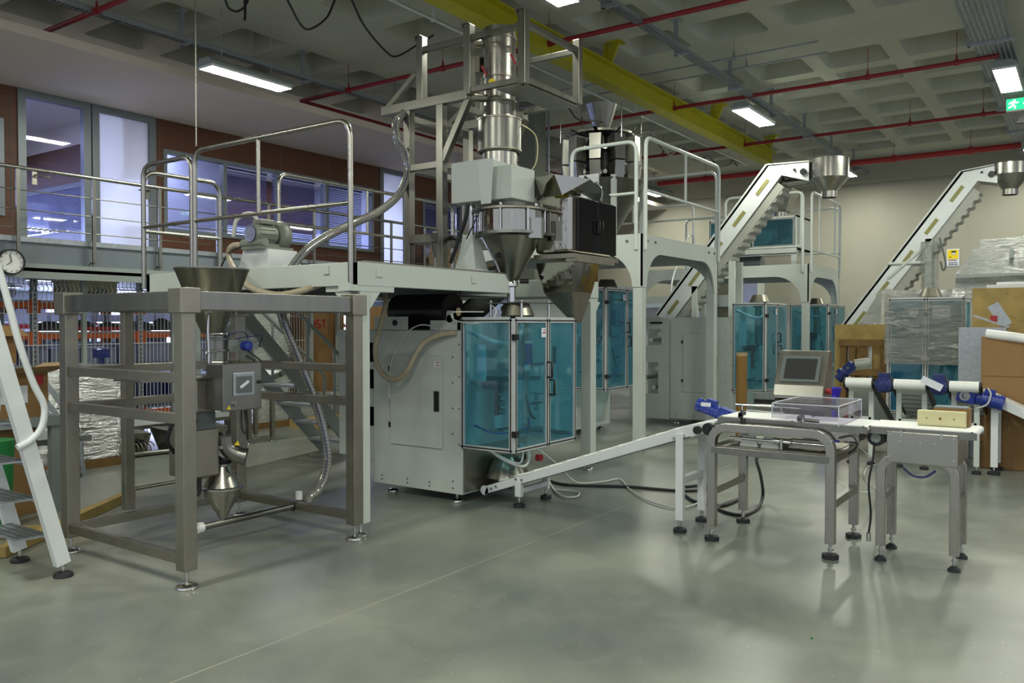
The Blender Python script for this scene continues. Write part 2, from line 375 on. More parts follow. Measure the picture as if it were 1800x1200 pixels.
MB().tube([(6.92, 11.46, 3.52), (6.92, 11.40, 3.52), (6.75, 11.40, 3.51)], .012, smooth=False).box((6.89, 11.46, 3.40), (6.95, 11.48, 3.60)).build('door_handle', 'steel_dull', d2)
d3 = opening(3, 11.84, 12.62, 2.56, 4.64, fr=.09, kind='door', pane='frost')
opening(1, 3.45, 4.97, 2.95, 4.2); opening(2, 7.2, 11.66, 2.95, 4.2, mull=(8.28, 9.36, 10.45)); opening(3, 13.1, 14.4, 2.95, 4.2)
opening(4, 14.6, 18.2, 2.95, 4.2, mull=(15.8, 17)); opening(5, 2.2, 3.2, 2.95, 4.2)
# rooms behind: partitions, daylight windows at the far side
struct('wall_room', MB().box((6.55, 11.6, 2.56), (6.6, 15.5, 3.0)), 'room_wall'); struct('trim_9', MB().box((6.55, 11.6, 3.72), (6.6, 15.5, 4.30)), 'brown_wood'); struct('trim_10', MB().box((6.53, 11.6, 3.66), (6.6, 15.5, 3.72)).box((6.53, 13.2, 3.0), (6.6, 13.26, 3.66)), 'alu_frame'); struct('wall_upper', MB().box((6.55, 11.6, 4.30), (6.6, 15.5, 4.64)), 'soffit')
struct('wall_partition', MB().box((12.9, 11.6, 2.56), (12.95, 18, 4.64)).box((8.35, 11.6, 2.56), (8.4, 14.5, 4.64)), 'room_wall')
struct('wall_inner', MB().box((6.6, 14.6, 3.6), (18, 14.65, 4.64)).box((-1, 15.5, 3.75), (6.5, 15.55, 4.64)), 'brown_wood')
struct('floor_upper', MB().box((-6, 11.56, 2.5), (20.6, 18, 2.56)), 'grey_paint')
k = 6
for (x0, x1, z0, z1) in ((5.2, 9.3, 2.75, 3.55), (10.2, 14.6, 2.8, 3.6), (15.6, 19.4, 2.8, 3.6), (-1, 4, 2.8, 3.6)):
    struct(f'window_{k}', MB().add([(x0, 17.95, z0), (x1, 17.95, z0), (x1, 17.95, z1), (x0, 17.95, z1)], [(0, 1, 2, 3)]), 'day'); k += 1
def blind(x0, x1, z0, z1, Y, label, n=34):
    t = thing('venetian_blind', label, 'window blind', ((x0+x1)/2, Y, z0)); s = MB()
    for i in range(n):
        z = z0+(z1-z0)*i/n; s.bar((x0, Y, z), (x1, Y, z), .024, .002, up=(0, -.8, .6))
    s.build('slats', 'lilac', t); MB().box((x0, Y-.02, z1), (x1, Y+.02, z1+.035)).build('head_rail', 'alu_frame', t)
    for x in (x0+.1, x1-.1): MB().cyl((x, Y, z1+.03), (x, Y, 4.64), .004, n=6).build('cord', 'alu_frame', t)
    return t
blind(8.42, 9.30, 3.02, 4.12, 11.75, 'lowered slatted blind in the narrow second pane of the long office window')
blind(9.42, 10.38, 3.0, 4.12, 11.75, 'lowered slatted blind in the third pane of the long office window')
blind(10.52, 11.58, 3.0, 4.12, 11.75, 'lowered slatted blind in the last pane of the long office window')
blind(3.9, 4.86, 3.3, 4.12, 11.75, 'slatted blind behind the office window left of the open glass door')
blind(13.2, 14.3, 3.0, 4.12, 11.75, 'slatted blind in the office window beyond the second frosted door')
blind(7.3, 8.2, 3.15, 3.85, 15.2, 'far slatted blind in the first room of the long office window')
blind(6.2, 7.9, 2.9, 3.7, 17.6, 'wide slatted blind over the far daylight window behind the clear door', 30)
t = thing('venetian_blind', 'long slatted blind on the inner glass partition behind the clear glass door', 'window blind', (6.5, 13.5, 2.95)); s = MB()
for i in range(30): z = 3.02+.021*i; s.bar((6.5, 12.3, z), (6.5, 15.4, z), .024, .002, up=(-.8, 0, .6))
s.build('slats', 'lilac', t); MB().box((6.48, 12.3, 3.63), (6.52, 15.4, 3.66)).build('head_rail', 'alu_frame', t)
# office furniture glimpsed through the clear door
t = thing('office_desk', 'pale office desk seen through the clear glass door', 'desk', (6.6, 16.4, 2.56))
MB().box((5.9, 16.1, 3.24), (7.6, 16.8, 3.28)).build('desk_top', 'room_wall', t)
MB().box((5.95, 16.7, 2.56), (7.55, 16.74, 3.24)).build('modesty_panel', 'room_wall', t)
t = thing('computer_monitor', 'dark monitor standing on the office desk', 'monitor', (7.0, 16.5, 3.28))
MB().box((6.7, 16.48, 3.36), (7.25, 16.52, 3.68)).build('screen', 'dark_paint', t); MB().box((6.93, 16.48, 3.28), (7.03, 16.54, 3.4)).build('stand', 'black', t)
# office lamp strips
for i, (x, y) in enumerate(((8.9, 13.2), (10.4, 13.3), (4.6, 13.4), (11.4, 13.4), (7.5, 13.2))):
    o = tag(MB().box((x-.6, y-.06, 4.57), (x+.6, y+.06, 4.62)).build('office_light', 'white_plastic'), 'white light strip on the office ceiling behind the glass', 'light', 'light strips on the office ceilings'); arealight('lamp_face', (x, y, 4.568), 1.16, .11, LAMP_E, '#dfe4ff', o)
# mezzanine railing
rl = thing('mezzanine_railing', 'long steel balustrade with three wires along the mezzanine edge', 'railing', (6, 10, 2.2))
MB().tube([(-4, 9.98, 3.33), (13.9, 9.98, 3.33)], .024, smooth=False, n=12).build('handrail', 'steel_bright', rl)
for z in (3.08, 2.86, 2.65): MB().tube([(-4, 9.98, z), (13.9, 9.98, z)], .008, smooth=False, n=6).build('wire', 'steel', rl)
for i in range(-8, 11):
    x = 4.45+.87*i
    if x < 14: MB().box((x-.02, 9.955, 2.24), (x+.02, 9.98, 3.31)).cyl((x+.0, 9.94, 2.3), (x, 10.05, 2.3), .012, n=8).build('post', 'steel', rl)
ck = at(20, 460, Y=9.9)
c = thing('wall_clock', 'round white wall clock with a dark rim on the mezzanine edge', 'clock', ck)
MB().cyl((ck.x, 9.90, ck.z), (ck.x, 9.95, ck.z), .13, n=32).build('face', 'white_plastic', c)
MB().lathe((ck.x, 9.95, ck.z), [(.128, 0), (.142, 0), (.142, .07), (.128, .07), (.126, 0)], 32, axis=(0, -1, 0)).build('rim', 'black', c)
hd = MB()
for a, l in ((100, .09), (215, .06)): hd.bar((ck.x, 9.895, ck.z), (ck.x+math.cos(math.radians(a))*l, 9.895, ck.z+math.sin(math.radians(a))*l), .006, .008, up=(0, 1, 0))
for i in range(12): a = i*PI/6; hd.bar((ck.x+math.cos(a)*.10, 9.897, ck.z+math.sin(a)*.10), (ck.x+math.cos(a)*.118, 9.897, ck.z+math.sin(a)*.118), .004, .006, up=(0, 1, 0))
hd.each('hand', 'black', c)
# ---------------------------------------------------------------- ceiling services
def batten(x0, x1, y, z, label, vis=True):
    t = thing('led_batten', label, 'ceiling light', ((x0+x1)/2, y, z), 'LED battens under the waffle ceiling')
    b = MB(); pr = [(-.15, .03), (-.15, .0), (.15, .0), (.15, .03), (.09, .085), (-.09, .085)]
    b.prism([(x0, y+a, z+c) for a, c in pr], (x1-x0, 0, 0)); b.build('housing', 'grey_paint', t, .006)
    MB().box((x0+.02, y-.135, z-.028), (x1-.02, y+.135, z)).build('diffuser', 'white_plastic', t)
    arealight('lamp_face', ((x0+x1)/2, y, z-.0285), x1-x0-.06, .25, LAMP_E, '#fbfdee', t)
    for q in (.2, .8): MB().tube([(x0+(x1-x0)*q, y, z+.08), (x0+(x1-x0)*q, y, z+.17 if z > 4.8 else 5.4)], .006, smooth=False).build('hanger', 'galv', t)
LB = {(6.38, 9.27): 'bright LED batten nearest the mezzanine, upper left', (6.0, 4.42): 'LED batten cut off by the top edge, right of the steel cage',
      (12.3, 4.42): 'LED batten on the middle tray beside the end of the yellow beam', (18.1, 4.42): 'small LED batten beside the head hopper of the nearer inclined elevator',
      (18.2, 9.05): 'distant LED batten low between the rails of the taller grey platform', (12.3, .96): 'LED batten under the wide tray at the right edge'}
for (x, y), l in LB.items(): k_ = 3.1/3.3 if y == 9.27 else 1; batten(x*k_, (x+1.32)*k_, y*k_, 1.55+3.3*k_, l)
for y in (4.42, .96, -3.5):
    for x in ((.2, -5) if y > 4 else (6.2, .2, -5)): batten(x, x+1.32, y, 4.85, 'LED batten in the row behind the camera')
batten(18.2, 19.5, .96, 4.85, 'LED batten at the far end of the right-hand row')
batten(12.3, 13.6, -3.5, 4.85, 'LED batten in the row beyond the right edge')
batten(.2, 1.5, 8.71, 4.65, 'LED batten beyond the left edge of the mezzanine row')
def tray(x0, x1, y, z, wd, label, mt='galv', hang=True, grp='perforated cable trays'):
    t = thing('cable_tray', label, 'cable tray', ((x0+x1)/2, y, z), grp)
    b = MB().box((x0, y-wd/2, z), (x1, y-wd/2+.006, z+.06)).box((x0, y+wd/2-.006, z), (x1, y+wd/2, z+.06))
    n = int((x1-x0)/.05)
    for s in range(4 if wd < .2 else 8):
        yy = y-wd/2+wd*(s+.5)/(4 if wd < .2 else 8); b.box((x0, yy-wd*.035 if wd > .2 else yy-.008, z), (x1, yy+wd*.035 if wd > .2 else yy+.008, z+.004))
    for i in range(n): x = x0+(x1-x0)*i/n; b.box((x, y-wd/2, z), (x+.022, y+wd/2, z+.004))
    b.build('perforated_channel', mt, t)
    if hang:
        for i in range(int((x1-x0)/1.9)+1):
            x = x0+.5+1.9*i
            if x < x1: MB().box((x-.02, y-wd/2-.05, z-.03), (x+.02, y+wd/2+.05, z)).box((x-.025, y+wd/2+.01, z-.03), (x+.025, y+wd/2+.05, 5.4)).box((x-.06, y+wd/2-.04, 5.385), (x+.06, y+wd/2+.1, 5.4)).build('hanger_bracket', 'galv', t)
    return t
tray(-4, 20.2, 9.08, 4.98, .10, 'narrow cable tray running above the mezzanine-side battens')
tray(-4, 20.2, 4.27, 4.98, .10, 'narrow cable tray running above the middle row of battens')
tray(-4, 20.2, 1.05, 5.02, .42, 'wide slotted cable tray along the upper right edge')
def pipe(name, pts, r, label, drops=(), mt='red_pipe', grp='red sprinkler pipes', cat='pipe'):
    t = thing(name, label, cat, pts[0], grp); MB().tube(pts, r, smooth=False, n=12).build('pipe', mt, t)
    for p in drops:
        p = Vector(p)
        MB().cyl(p+Vector((0, -.03, 0)), p+Vector((0, .03, 0)), r*1.35, n=12).cyl(p, (p.x, p.y, p.z+.10), .02, .01, 8).tube([(p.x, p.y, p.z), (p.x, p.y, 5.4)], .004, smooth=False, n=6).build('hanger', mt, t)
for X, ya, yb, l in ((4.86, 10.35, -8, 'red sprinkler pipe crossing the upper left corner'), (8.62, 10.05, -8, 'red sprinkler pipe crossing behind the steel cage'),
                     (12.33, 9.35, 1.02, 'red sprinkler pipe crossing above the yellow beam, first on the right'), (15.6, 9.3, 1.1, 'red sprinkler pipe crossing the middle of the right ceiling')):
    pipe('sprinkler_pipe', [(X, ya, 5.0), (X, yb, 5.0)], .030, l, [(X, y, 5.0) for y in (9, 7.2, 5.5, 2.6, 1.5, -1, -3)][:5 if X > 9 else 7])
pipe('sprinkler_pipe', [(18.6, 8.7, 4.98), (18.6, 1.15, 4.98)], .06, 'thick bright red pipe nearest the back wall', [(18.6, y, 4.98) for y in (7.5, 5, 3.4, 2)], mt='red')
pipe('sprinkler_pipe', [(8.62, 10.03, 5.0), (17, 10.03, 4.98)], .028, 'red pipe running along the soffit edge of the mezzanine', [])
pipe('conduit_pipe', [(-4, 6.32, 5.1), (18.1, 6.32, 5.1)], .018, 'thin white conduit running beside the yellow beam', [(x, 6.32, 5.1) for x in (5.5, 7.4, 9.3, 11, 12.6, 15, 17)], 'paint_white', 'conduits')
pipe('conduit_pipe', [(10.9, 8.5, 5.15), (10.9, 2.9, 5.15)], .014, 'thin grey conduit crossing under the yellow beam, nearer one', [(10.9, 4, 5.15)], 'galv', 'conduits')
pipe('conduit_pipe', [(11.4, 8.5, 5.15), (11.4, 2.9, 5.15)], .014, 'thin grey conduit crossing under the yellow beam, farther one', [(11.4, 4, 5.15)], 'galv', 'conduits')
bm = thing('crane_beam', 'long yellow steel crane beam hanging under the ceiling', 'beam', (10, 5.55, 4.85))
MB().box((-3, 5.42, 4.85), (17.3, 5.62, 4.875)).box((-3, 5.507, 4.87), (17.3, 5.527, 5.12)).box((-3, 5.42, 5.115), (17.3, 5.62, 5.14)).build('rail', 'yellow', bm)
for x in (1.0, 5.0, 10.1, 14.0, 16.9):
    MB().loft([(x-.02, 5.42, 5.14), (x+.02, 5.42, 5.14), (x+.02, 5.62, 5.14), (x-.02, 5.62, 5.14)], [(x-.02, 5.30, 5.4), (x+.02, 5.30, 5.4), (x+.02, 5.42, 5.4), (x-.02, 5.42, 5.4)]).box((x-.1, 5.26, 5.385), (x+.1, 5.46, 5.4)).loft(
        [(x-.09, 5.5, 5.14), (x+.09, 5.5, 5.14), (x+.09, 5.53, 5.14), (x-.09, 5.53, 5.14)], [(x-.05, 5.5, 5.4), (x+.05, 5.5, 5.4), (x+.05, 5.53, 5.4), (x-.05, 5.53, 5.4)]).build('hanger_plate', 'yellow', bm)
# festoon cable
def cable(name, pts, r, mt, label, cat='cable', grp=None, res=6):
    o = MB().tube(pts, r, res=res).build(name, mt); return tag(o, label, cat, grp)
Yc = 6.9; q = [(505, 0), (530, 45), (548, 50), (575, 30), (592, -5), (612, -10), (640, 45), (680, 92), (700, 98), (735, 78), (762, 62)]
cable('festoon_cable', [at(x, y, Y=Yc) for x, y in q], .012, 'black', 'black cable hanging in loops below the ceiling, left of the steel cage')
cable('festoon_cable', [at(x, y, Y=5.6) for x, y in ((918, 168), (935, 178), (955, 172), (976, 163), (1000, 190), (1018, 210), (1060, 215), (1110, 238), (1140, 232), (1165, 262), (1180, 272), (1198, 256), (1216, 276), (1230, 283), (1245, 274), (1262, 292), (1280, 290), (1288, 282), (1296, 292))], .012, 'black', 'thin black cable looping from behind the weigher towards the far end of the yellow beam')
cable('festoon_cable', [at(x, y, Y=7.4) for x, y in ((396, 0), (402, 14), (415, 20), (428, 14), (436, 0))], .012, 'black', 'small black cable loop at the top edge left of centre')
cable('festoon_cable', [at(x, y, Y=7.4) for x, y in ((430, -8), (431, 20), (430, 36))], .014, 'black', 'short black cable end dangling at the top edge')
a = at(343, 0, X=4.6); b = at(344, 300, X=4.6)
tag(MB().tube([(a.x, a.y, 5.4), (a.x, a.y, 3.2)], .006, smooth=False).build('hanging_rod', 'steel_bright'), 'thin metal rod hanging straight down from the ceiling above the railing corner', 'rod')
# exit sign
ex = at(1792, 182, X=14.6)
t = thing('exit_sign', 'green emergency exit sign with a running figure at the right edge', 'sign', (ex.x, ex.y, ex.z-.1))
sw, sh = .44, .17; X0 = ex.x; yl = ex.y+.17; zt = ex.z+.085
MB().box((X0, yl-sw, zt-sh), (X0+.04, yl, zt)).build('panel', 'sign_glow', t)
g = MB()
def sp(u, v): return (X0-.002, yl-u*sw, zt-(1-v)*sh)   # u to the right, v up
def stroke(u0, v0, u1, v1, wd=.018): g.bar(sp(u0, v0), sp(u1, v1), wd, .004, up=(1, 0, 0))
g.cyl((X0-.004, yl-.24*sw, zt-.16*sh), (X0, yl-.24*sw, zt-.16*sh), .014, n=12)
for s in ((.23, .74, .19, .46, .03), (.19, .46, .27, .30), (.27, .30, .24, .12), (.19, .46, .13, .28), (.13, .28, .06, .26), (.22, .70, .31, .60), (.31, .60, .35, .68), (.21, .70, .12, .66), (.12, .66, .08, .54), (.50, .5, .88, .5), (.88, .5, .76, .68), (.88, .5, .76, .32)): stroke(*s)
g.build('pictogram', 'sign_white', t); MB().box((X0-.01, yl-sw, zt-sh-.02), (X0+.05, yl, zt-sh)).tube([(X0+.02, yl-sw/2, zt), (X0+.02, yl-sw/2, 5.4)], .008, smooth=False).build('bracket', 'galv', t)
t = thing('horn_speaker', 'dark siren box under the exit sign at the right edge', 'siren', at(1798, 212, X=14.6))
p = at(1800, 210, X=14.6); MB().loft([(p.x, p.y+.1, p.z-.04), (p.x, p.y-.12, p.z-.04), (p.x+.1, p.y-.12, p.z-.04), (p.x+.1, p.y+.1, p.z-.04)], [(p.x, p.y+.03, p.z+.10), (p.x, p.y-.12, p.z+.10), (p.x+.1, p.y-.12, p.z+.10), (p.x+.1, p.y+.03, p.z+.10)]).build('horn', 'black', t)
MB().box((p.x+.02, p.y-.04, p.z+.1), (p.x+.05, p.y-.02, 5.4)).build('bracket', 'galv', t)
# ================================================================ stainless stand on the left with its hopper
fr = thing('steel_stand', 'tall square-tube stainless stand in the left foreground carrying the open hopper', 'stand', (3.52, 4.98, 0))
PX0, PX1, PY0, PY1 = 2.84, 4.19, 4.33, 5.66; pw = .088
for x, y in ((PX0, PY0), (PX1, PY0), (PX0, PY1), (PX1, PY1)):
    MB().box((x-pw/2, y-pw/2, .11), (x+pw/2, y+pw/2, 1.62)).build('leg', 'steel_dull', fr, .004)
    MB().box((x-.066, y-.066, 1.615), (x+.066, y+.066, 1.765)).build('corner_cap', 'steel_dull', fr, .006)
MB().box((3.25-.035, PY1-.03, .22), (3.25+.035, PY1+.03, 1.64)).build('leg', 'steel_dull', fr, .003)
def rail(a, b, w_, h_, par, name='rail', mt='steel_dull', bev=.003): return MB().bar(a, b, w_, h_).build(name, mt, par, bev)
for x in (PX0, PX1): rail((x, PY0+.06, 1.69), (x, PY1-.06, 1.69), .09, .11, fr, 'top_beam', 'steel')
for y in (PY0, PY1): rail((PX0+.06, y, 1.69), (PX1-.06, y, 1.69), .09, .11, fr, 'top_beam', 'steel')
for z, h_ in ((1.235, .06), (.995, .06), (.17, .06)):
    rail((PX0, PY0, z), (PX0, PY1, z), .05, h_, fr); rail((PX1, PY0, z), (PX1, PY1, z), .05, h_, fr); rail((PX0, PY1, z), (PX1, PY1, z), .05, h_, fr)
MB().tube([(3.27, PY1, .36), (PX1, PY1, .36)], .014, smooth=False).build('rail', 'steel_dull', fr)
feet(fr, [(PX0, PY0), (PX1, PY0), (PX0, PY1), (PX1, PY1)], .12, .062)
hp = thing('hopper_feeder', 'open conical hopper with valve and blowpipe hanging inside the stainless stand', 'hopper', (3.5, 4.98, 1.2))
hx, hy = 3.48, 4.98
MB().lathe((hx, hy, 0), [(.245, 1.935), (.25, 1.935), (.25, 1.925), (.243, 1.92), (.075, 1.49), (.072, 1.49), (.07, 1.50), (.238, 1.93), (.245, 1.935)], 40).build('cone', 'steel', hp)
MB().box((hx-.20, PY0+.04, 1.66), (hx-.16, PY1-.04, 1.70)).box((hx+.16, PY0+.04, 1.66), (hx+.20, PY1-.04, 1.70)).box((PX0+.04, hy-.2, 1.64), (PX1-.04, hy-.16, 1.68)).build('cross_bar', 'steel_dull', hp)
hx2, hy2 = hx+.03, hy
nk = MB().lathe((hx2, hy2, 0), [(.068, 1.2), (.068, 1.50), (.075, 1.5)], 24)
for z in (1.485, 1.45, 1.37, 1.29, 1.235): nk.lathe((hx2, hy2, 0), [(.068, z-.008), (.092, z-.004), (.092, z+.004), (.068, z+.008)], 24)
nk.build('neck', 'steel', hp)
cl = MB()
for z in (1.485, 1.29): cl.cyl((hx2-.08, hy2-.06, z), (hx2-.02, hy2-.10, z), .012, n=8).cyl((hx2+.02, hy2-.09, z), (hx2+.10, hy2-.04, z), .008, n=8)
cl.each('clamp', 'chrome', hp, 2)
MB().box((hx2+.06, hy2-.05, 1.36), (hx2+.14, hy2+.05, 1.44)).box((hx2+.14, hy2-.035, 1.37), (hx2+.32, hy2+.035, 1.45)).build('valve_actuator', 'grey_paint', hp)
MB().lathe((hx2+.16, hy2-.09, 1.40), [(0, 0), (.035, 0), (.038, .01), (.038, .05), (.03, .06), (.02, .062), (0, .064)], 10, axis=(0, -1, 0)).build('valve_knob', 'blue', hp)
MB().tube([(hx2-.13, hy2-.1, 1.62), (hx2-.135, hy2-.1, 1.5), (hx2-.13, hy2-.1, 1.38), (hx2-.13, hy2-.1, 1.2)], .008).cyl((hx2-.15, hy2-.1, 1.36), (hx2-.06, hy2-.08, 1.36), .01, n=8).build('drain_pipe', 'chrome', hp)
MB().tube([(hx2+.02, hy2-.06, 1.46), (hx2+.12, hy2-.1, 1.5), (hx2+.2, hy2-.08, 1.47), (hx2+.24, hy2-.02, 1.44)], .004).tube([(hx2+.12, hy2-.05, 1.45), (hx2+.3, hy2-.1, 1.47), (hx2+.34, hy2-.02, 1.4)], .004).build('air_line', 'blue_dark', hp)
MB().box((PX0+.03, hy-.14, 1.185), (PX1-.35, hy+.18, 1.197)).build('mounting_plate', 'steel', hp)
MB().box((hx-.20, hy-.10, .96), (hx-.05, hy+.1, 1.185)).build('gear_housing', 'steel_dull', hp, .01)
fins = MB().box((hx-.20, hy-.08, .84), (hx-.04, hy+.08, .96))
for k in range(6): fins.box((hx-.205, hy-.085, .85+.018*k), (hx-.035, hy+.085, .856+.018*k))
fins.build('motor', 'dark_paint', hp)
MB().box((hx-.24, hy-.10, .52), (hx-.02, hy+.16, .84)).build('blower_box', 'steel_dull', hp, .012)
MB().box((hx-.03, hy-.125, .70), (hx+.02, hy-.10, .72)).build('latch', 'chrome', hp)
ex0, ey0 = hx+.03, hy-.1
el = [(ex0, ey0, .78), (ex0+.01, ey0-.005, .70), (ex0+.05, ey0-.04, .655), (ex0+.09, ey0-.08, .635)]
MB().tube(el, .056, n=18).lathe(el[-1], [(.056, 0), (.064, 0), (.064, .012), (.05, .012), (.05, 0)], 20, axis=(1, -1, -.4)).build('elbow_pipe', 'steel', hp)
MB().lathe(el[-1], [(0, .006), (.05, .006)], 18, axis=(1, -1, -.4)).build('pipe_mouth', 'black', hp)
MB().add([(ex0+.02, ey0-.062, .72), (ex0+.055, ey0-.075, .715), (ex0+.045, ey0-.072, .75)], [(0, 1, 2)]).build('warning_label', 'yellow_bright', hp)
dc = (hx+.055, hy-.02, 0)
MB().lathe(dc, [(.055, .575), (.062, .58), (.062, .57), (.052, .565), (.125, .425), (.142, .42), (.142, .405), (.125, .40), (.118, .36), (.018, .19), (.018, .15)], 36).build('venturi_cone', 'steel_bright', hp)
MB().lathe(dc, [(0, .61), (.075, .61), (.085, .60), (.06, .58), (.055, .57)], 20).cyl((dc[0]-.12, dc[1], .60), (dc[0]-.02, dc[1], .60), .035, n=10).build('butterfly_valve', 'black', hp)
MB().tube([(dc[0]-.16, dc[1], .165), (dc[0]+.62, dc[1], .165)], .024, smooth=False, n=14).build('blow_pipe', 'steel', hp)
MB().cyl((dc[0]-.20, dc[1], .165), (dc[0]-.16, dc[1], .165), .036, n=14).tube([(dc[0]-.3, dc[1], .165), (dc[0]-.18, dc[1], .165)], .018, smooth=False).build('pipe_end', 'white_plastic', hp)
MB().cyl((dc[0]+.62, dc[1], .165), (dc[0]+.75, dc[1], .165), .031, n=14).box((dc[0]+.62, dc[1]-.03, .12), (dc[0]+.66, dc[1]+.03, .19)).cyl((dc[0]+.68, dc[1], .165), (dc[0]+.68, dc[1], .215), .012, n=8).build('tee', 'steel_dull', hp)
MB().cyl((dc[0]+.68, dc[1], .21), (dc[0]+.68, dc[1], .27), .026, n=14).build('cap', 'white_plastic', hp)
MB().tube([(hx-.20, hy-.08, .95), (hx-.30, hy-.06, .82), (hx-.26, hy-.05, .6), (hx-.2, hy, .45), (hx-.12, hy, .40), (hx-.12, hy, .6)], .018).tube([(hx-.2, hy-.1, .9), (hx-.33, hy-.1, .95), (hx-.38, hy-.05, .8), (hx-.3, hy, .7)], .014).build('power_cord', 'black', hp)
# cabinet hung on the stand
cb = thing('control_cabinet', 'small stainless control cabinet with a square display hanging in the stand', 'cabinet', (3.47, 4.7, .98))
MB().box((3.36, 4.72, .975), (3.66, 4.88, 1.285)).build('body', 'steel', cb, .004)
dr = MB().box((3.355, 4.69, .97), (3.665, 4.72, 1.29)).build('door', 'steel', cb, .006)
MB().box((3.43, 4.682, 1.07), (3.60, 4.69, 1.225)).build('display_bezel', 'galv', dr, .01)
MB().box((3.452, 4.679, 1.088), (3.578, 4.682, 1.20)).build('display', 'dark_paint', dr)
MB().bar((3.482, 4.677, 1.125), (3.548, 4.677, 1.165), .004, .018, up=(0, 0, 1)).build('paper_label', 'paper', dr)
MB().cyl((3.64, 4.69, 1.155), (3.64, 4.675, 1.155), .012, n=12).build('button', 'black', dr)
MB().cyl((3.447, 4.69, 1.02), (3.447, 4.675, 1.02), .016, n=14).cyl((3.447, 4.69, 1.02), (3.447, 4.665, 1.02), .006, n=8).build('lock', 'chrome', dr)
MB().prism([(3.382, 4.687, .985), (3.412, 4.687, .985), (3.397, 4.687, 1.01)], (0, .002, 0)).build('warning_label', 'yellow_bright', dr)
MB().box((3.36, 4.88, 1.05), (3.40, 4.97, 1.19)).build('bracket', 'steel_dull', cb)
MB().tube([(3.55, 4.76, .975), (3.55, 4.76, .85), (3.57, 4.75, .80), (3.59, 4.76, .86), (3.585, 4.78, .975)], .006).tube([(3.62, 4.8, .975), (3.625, 4.8, .84)], .006).tube([(3.66, 4.85, 1.33), (3.68, 4.8, 1.3), (3.72, 4.8, 1.26), (3.76, 4.82, 1.29), (3.72, 4.84, 1.33), (3.66, 4.86, 1.38)], .005).build('cable', 'black', cb)
# transparent ribbed hoses
def ribbed(name, pts, r, mt, label, ribs='steel', step=.022, cat='hose', stripe=None):
    t = thing(name, label, cat, pts[0]); mb = MB().tube(pts, r, n=12, res=8); mb.build('tube', mt, t)
    P = [Vector(p) for p in pts]; E = [P[0]*2-P[1]]+P+[P[-1]*2-P[-2]]; Q = []
    for i in range(1, len(E)-2):
        a, b, c, d = E[i-1:i+3]
        for k in range(12):
            u = k/12; Q.append(.5*((2*b)+(c-a)*u+(2*a-5*b+4*c-d)*u*u+(3*b-a-3*c+d)*u**3))
    Q.append(P[-1]); acc = 0; rb = MB(); st = []
    for i in range(1, len(Q)):
        d = (Q[i]-Q[i-1]); L = d.length
        if L < 1e-6: continue
        while acc < L:
            c = Q[i-1]+d*(acc/L); rb.lathe(c, [(r*.97, -.003), (r*1.05, 0), (r*.97, .003)], 10, axis=d); st.append(c); acc += step
        acc -= L
    if ribs: rb.build('ribs', ribs, t)
    if stripe: MB().tube([p+Vector((-r*.76, -r*.76, 0)) for p in st], .004, n=5, smooth=False).build('stripe', stripe, t)
    return t
hose = [at(x, y, Y=Y_) for x, y, Y_ in ((712, 196, 5.35), (697, 215, 5.32), (698, 245, 5.3), (713, 272, 5.3), (716, 305, 5.3), (700, 343, 5.3), (665, 372, 5.28), (620, 393, 5.25), (575, 415, 5.25), (535, 443, 5.25), (505, 485, 5.25), (493, 530, 5.25), (500, 570, 5.22), (522, 625, 5.18), (548, 690, 5.12), (566, 745, 5.08), (575, 795, 5.03), (572, 830, 5.0), (560, 860, 4.98), (545, 873, 4.97))] + [Vector((dc[0]+.75, dc[1], .165))]
ribbed('vacuum_hose', hose, .036, 'clear_hose', 'long clear ribbed hose sweeping from the floor pipe up to the steel cage', 'steel_bright', .028, stripe='blue_dark')
# ================================================================ platform 1
pf = thing('work_platform', 'large pale grey work platform over the nearest bagging machine', 'platform', (5.9, 5.6, 0))
DX0, DX1, DY0, DY1, DZ = 4.2, 7.72, 4.30, 6.98, 2.0
def chan(a, b, par, z0=1.83, z1=2.0, t_=.05, nm='edge_beam'):
    return MB().bar((a[0], a[1], (z0+z1)/2), (b[0], b[1], (z0+z1)/2), t_, z1-z0).build(nm, 'paint', par, .004)
chan((DX0+.025, DY0, 0), (DX0+.025, DY1, 0), pf); chan((DX0, DY0+.025, 0), (6.15, DY0+.025, 0), pf); chan((DX0, DY1-.025, 0), (DX1, DY1-.025, 0), pf); chan((DX1-.025, 4.3, 0), (DX1-.025, DY1, 0), pf)
chan((6.125, DY0, 0), (6.125, 4.9, 0), pf); chan((6.1, 4.9, 0), (7.0, 4.9, 0), pf); chan((7.0, 4.9, 0), (7.0, 4.33, 0), pf); chan((7.0, 4.33, 0), (DX1, 4.33, 0), pf)
for x in (5.0, 5.8, 6.6, 7.2): MB().box((x-.03, 4.9 if x > 6 else DY0+.05, 1.85), (x+.03, DY1-.05, 1.96)).build('joist', 'dark_paint', pf)
MB().box((DX0+.05, DY0+.05, 1.975), (6.1, DY1-.05, 1.99)).box((6.1, 4.92, 1.975), (7.0, DY1-.05, 1.99)).box((7.0, DY0+.05, 1.975), (DX1-.05, DY1-.05, 1.99)).build('deck', 'dark_paint', pf)
MB().box((DX0+.05, DY0+.0, 2.0), (6.1, DY0+.05, 2.012)).build('deck_edging', 'steel_dull', pf)
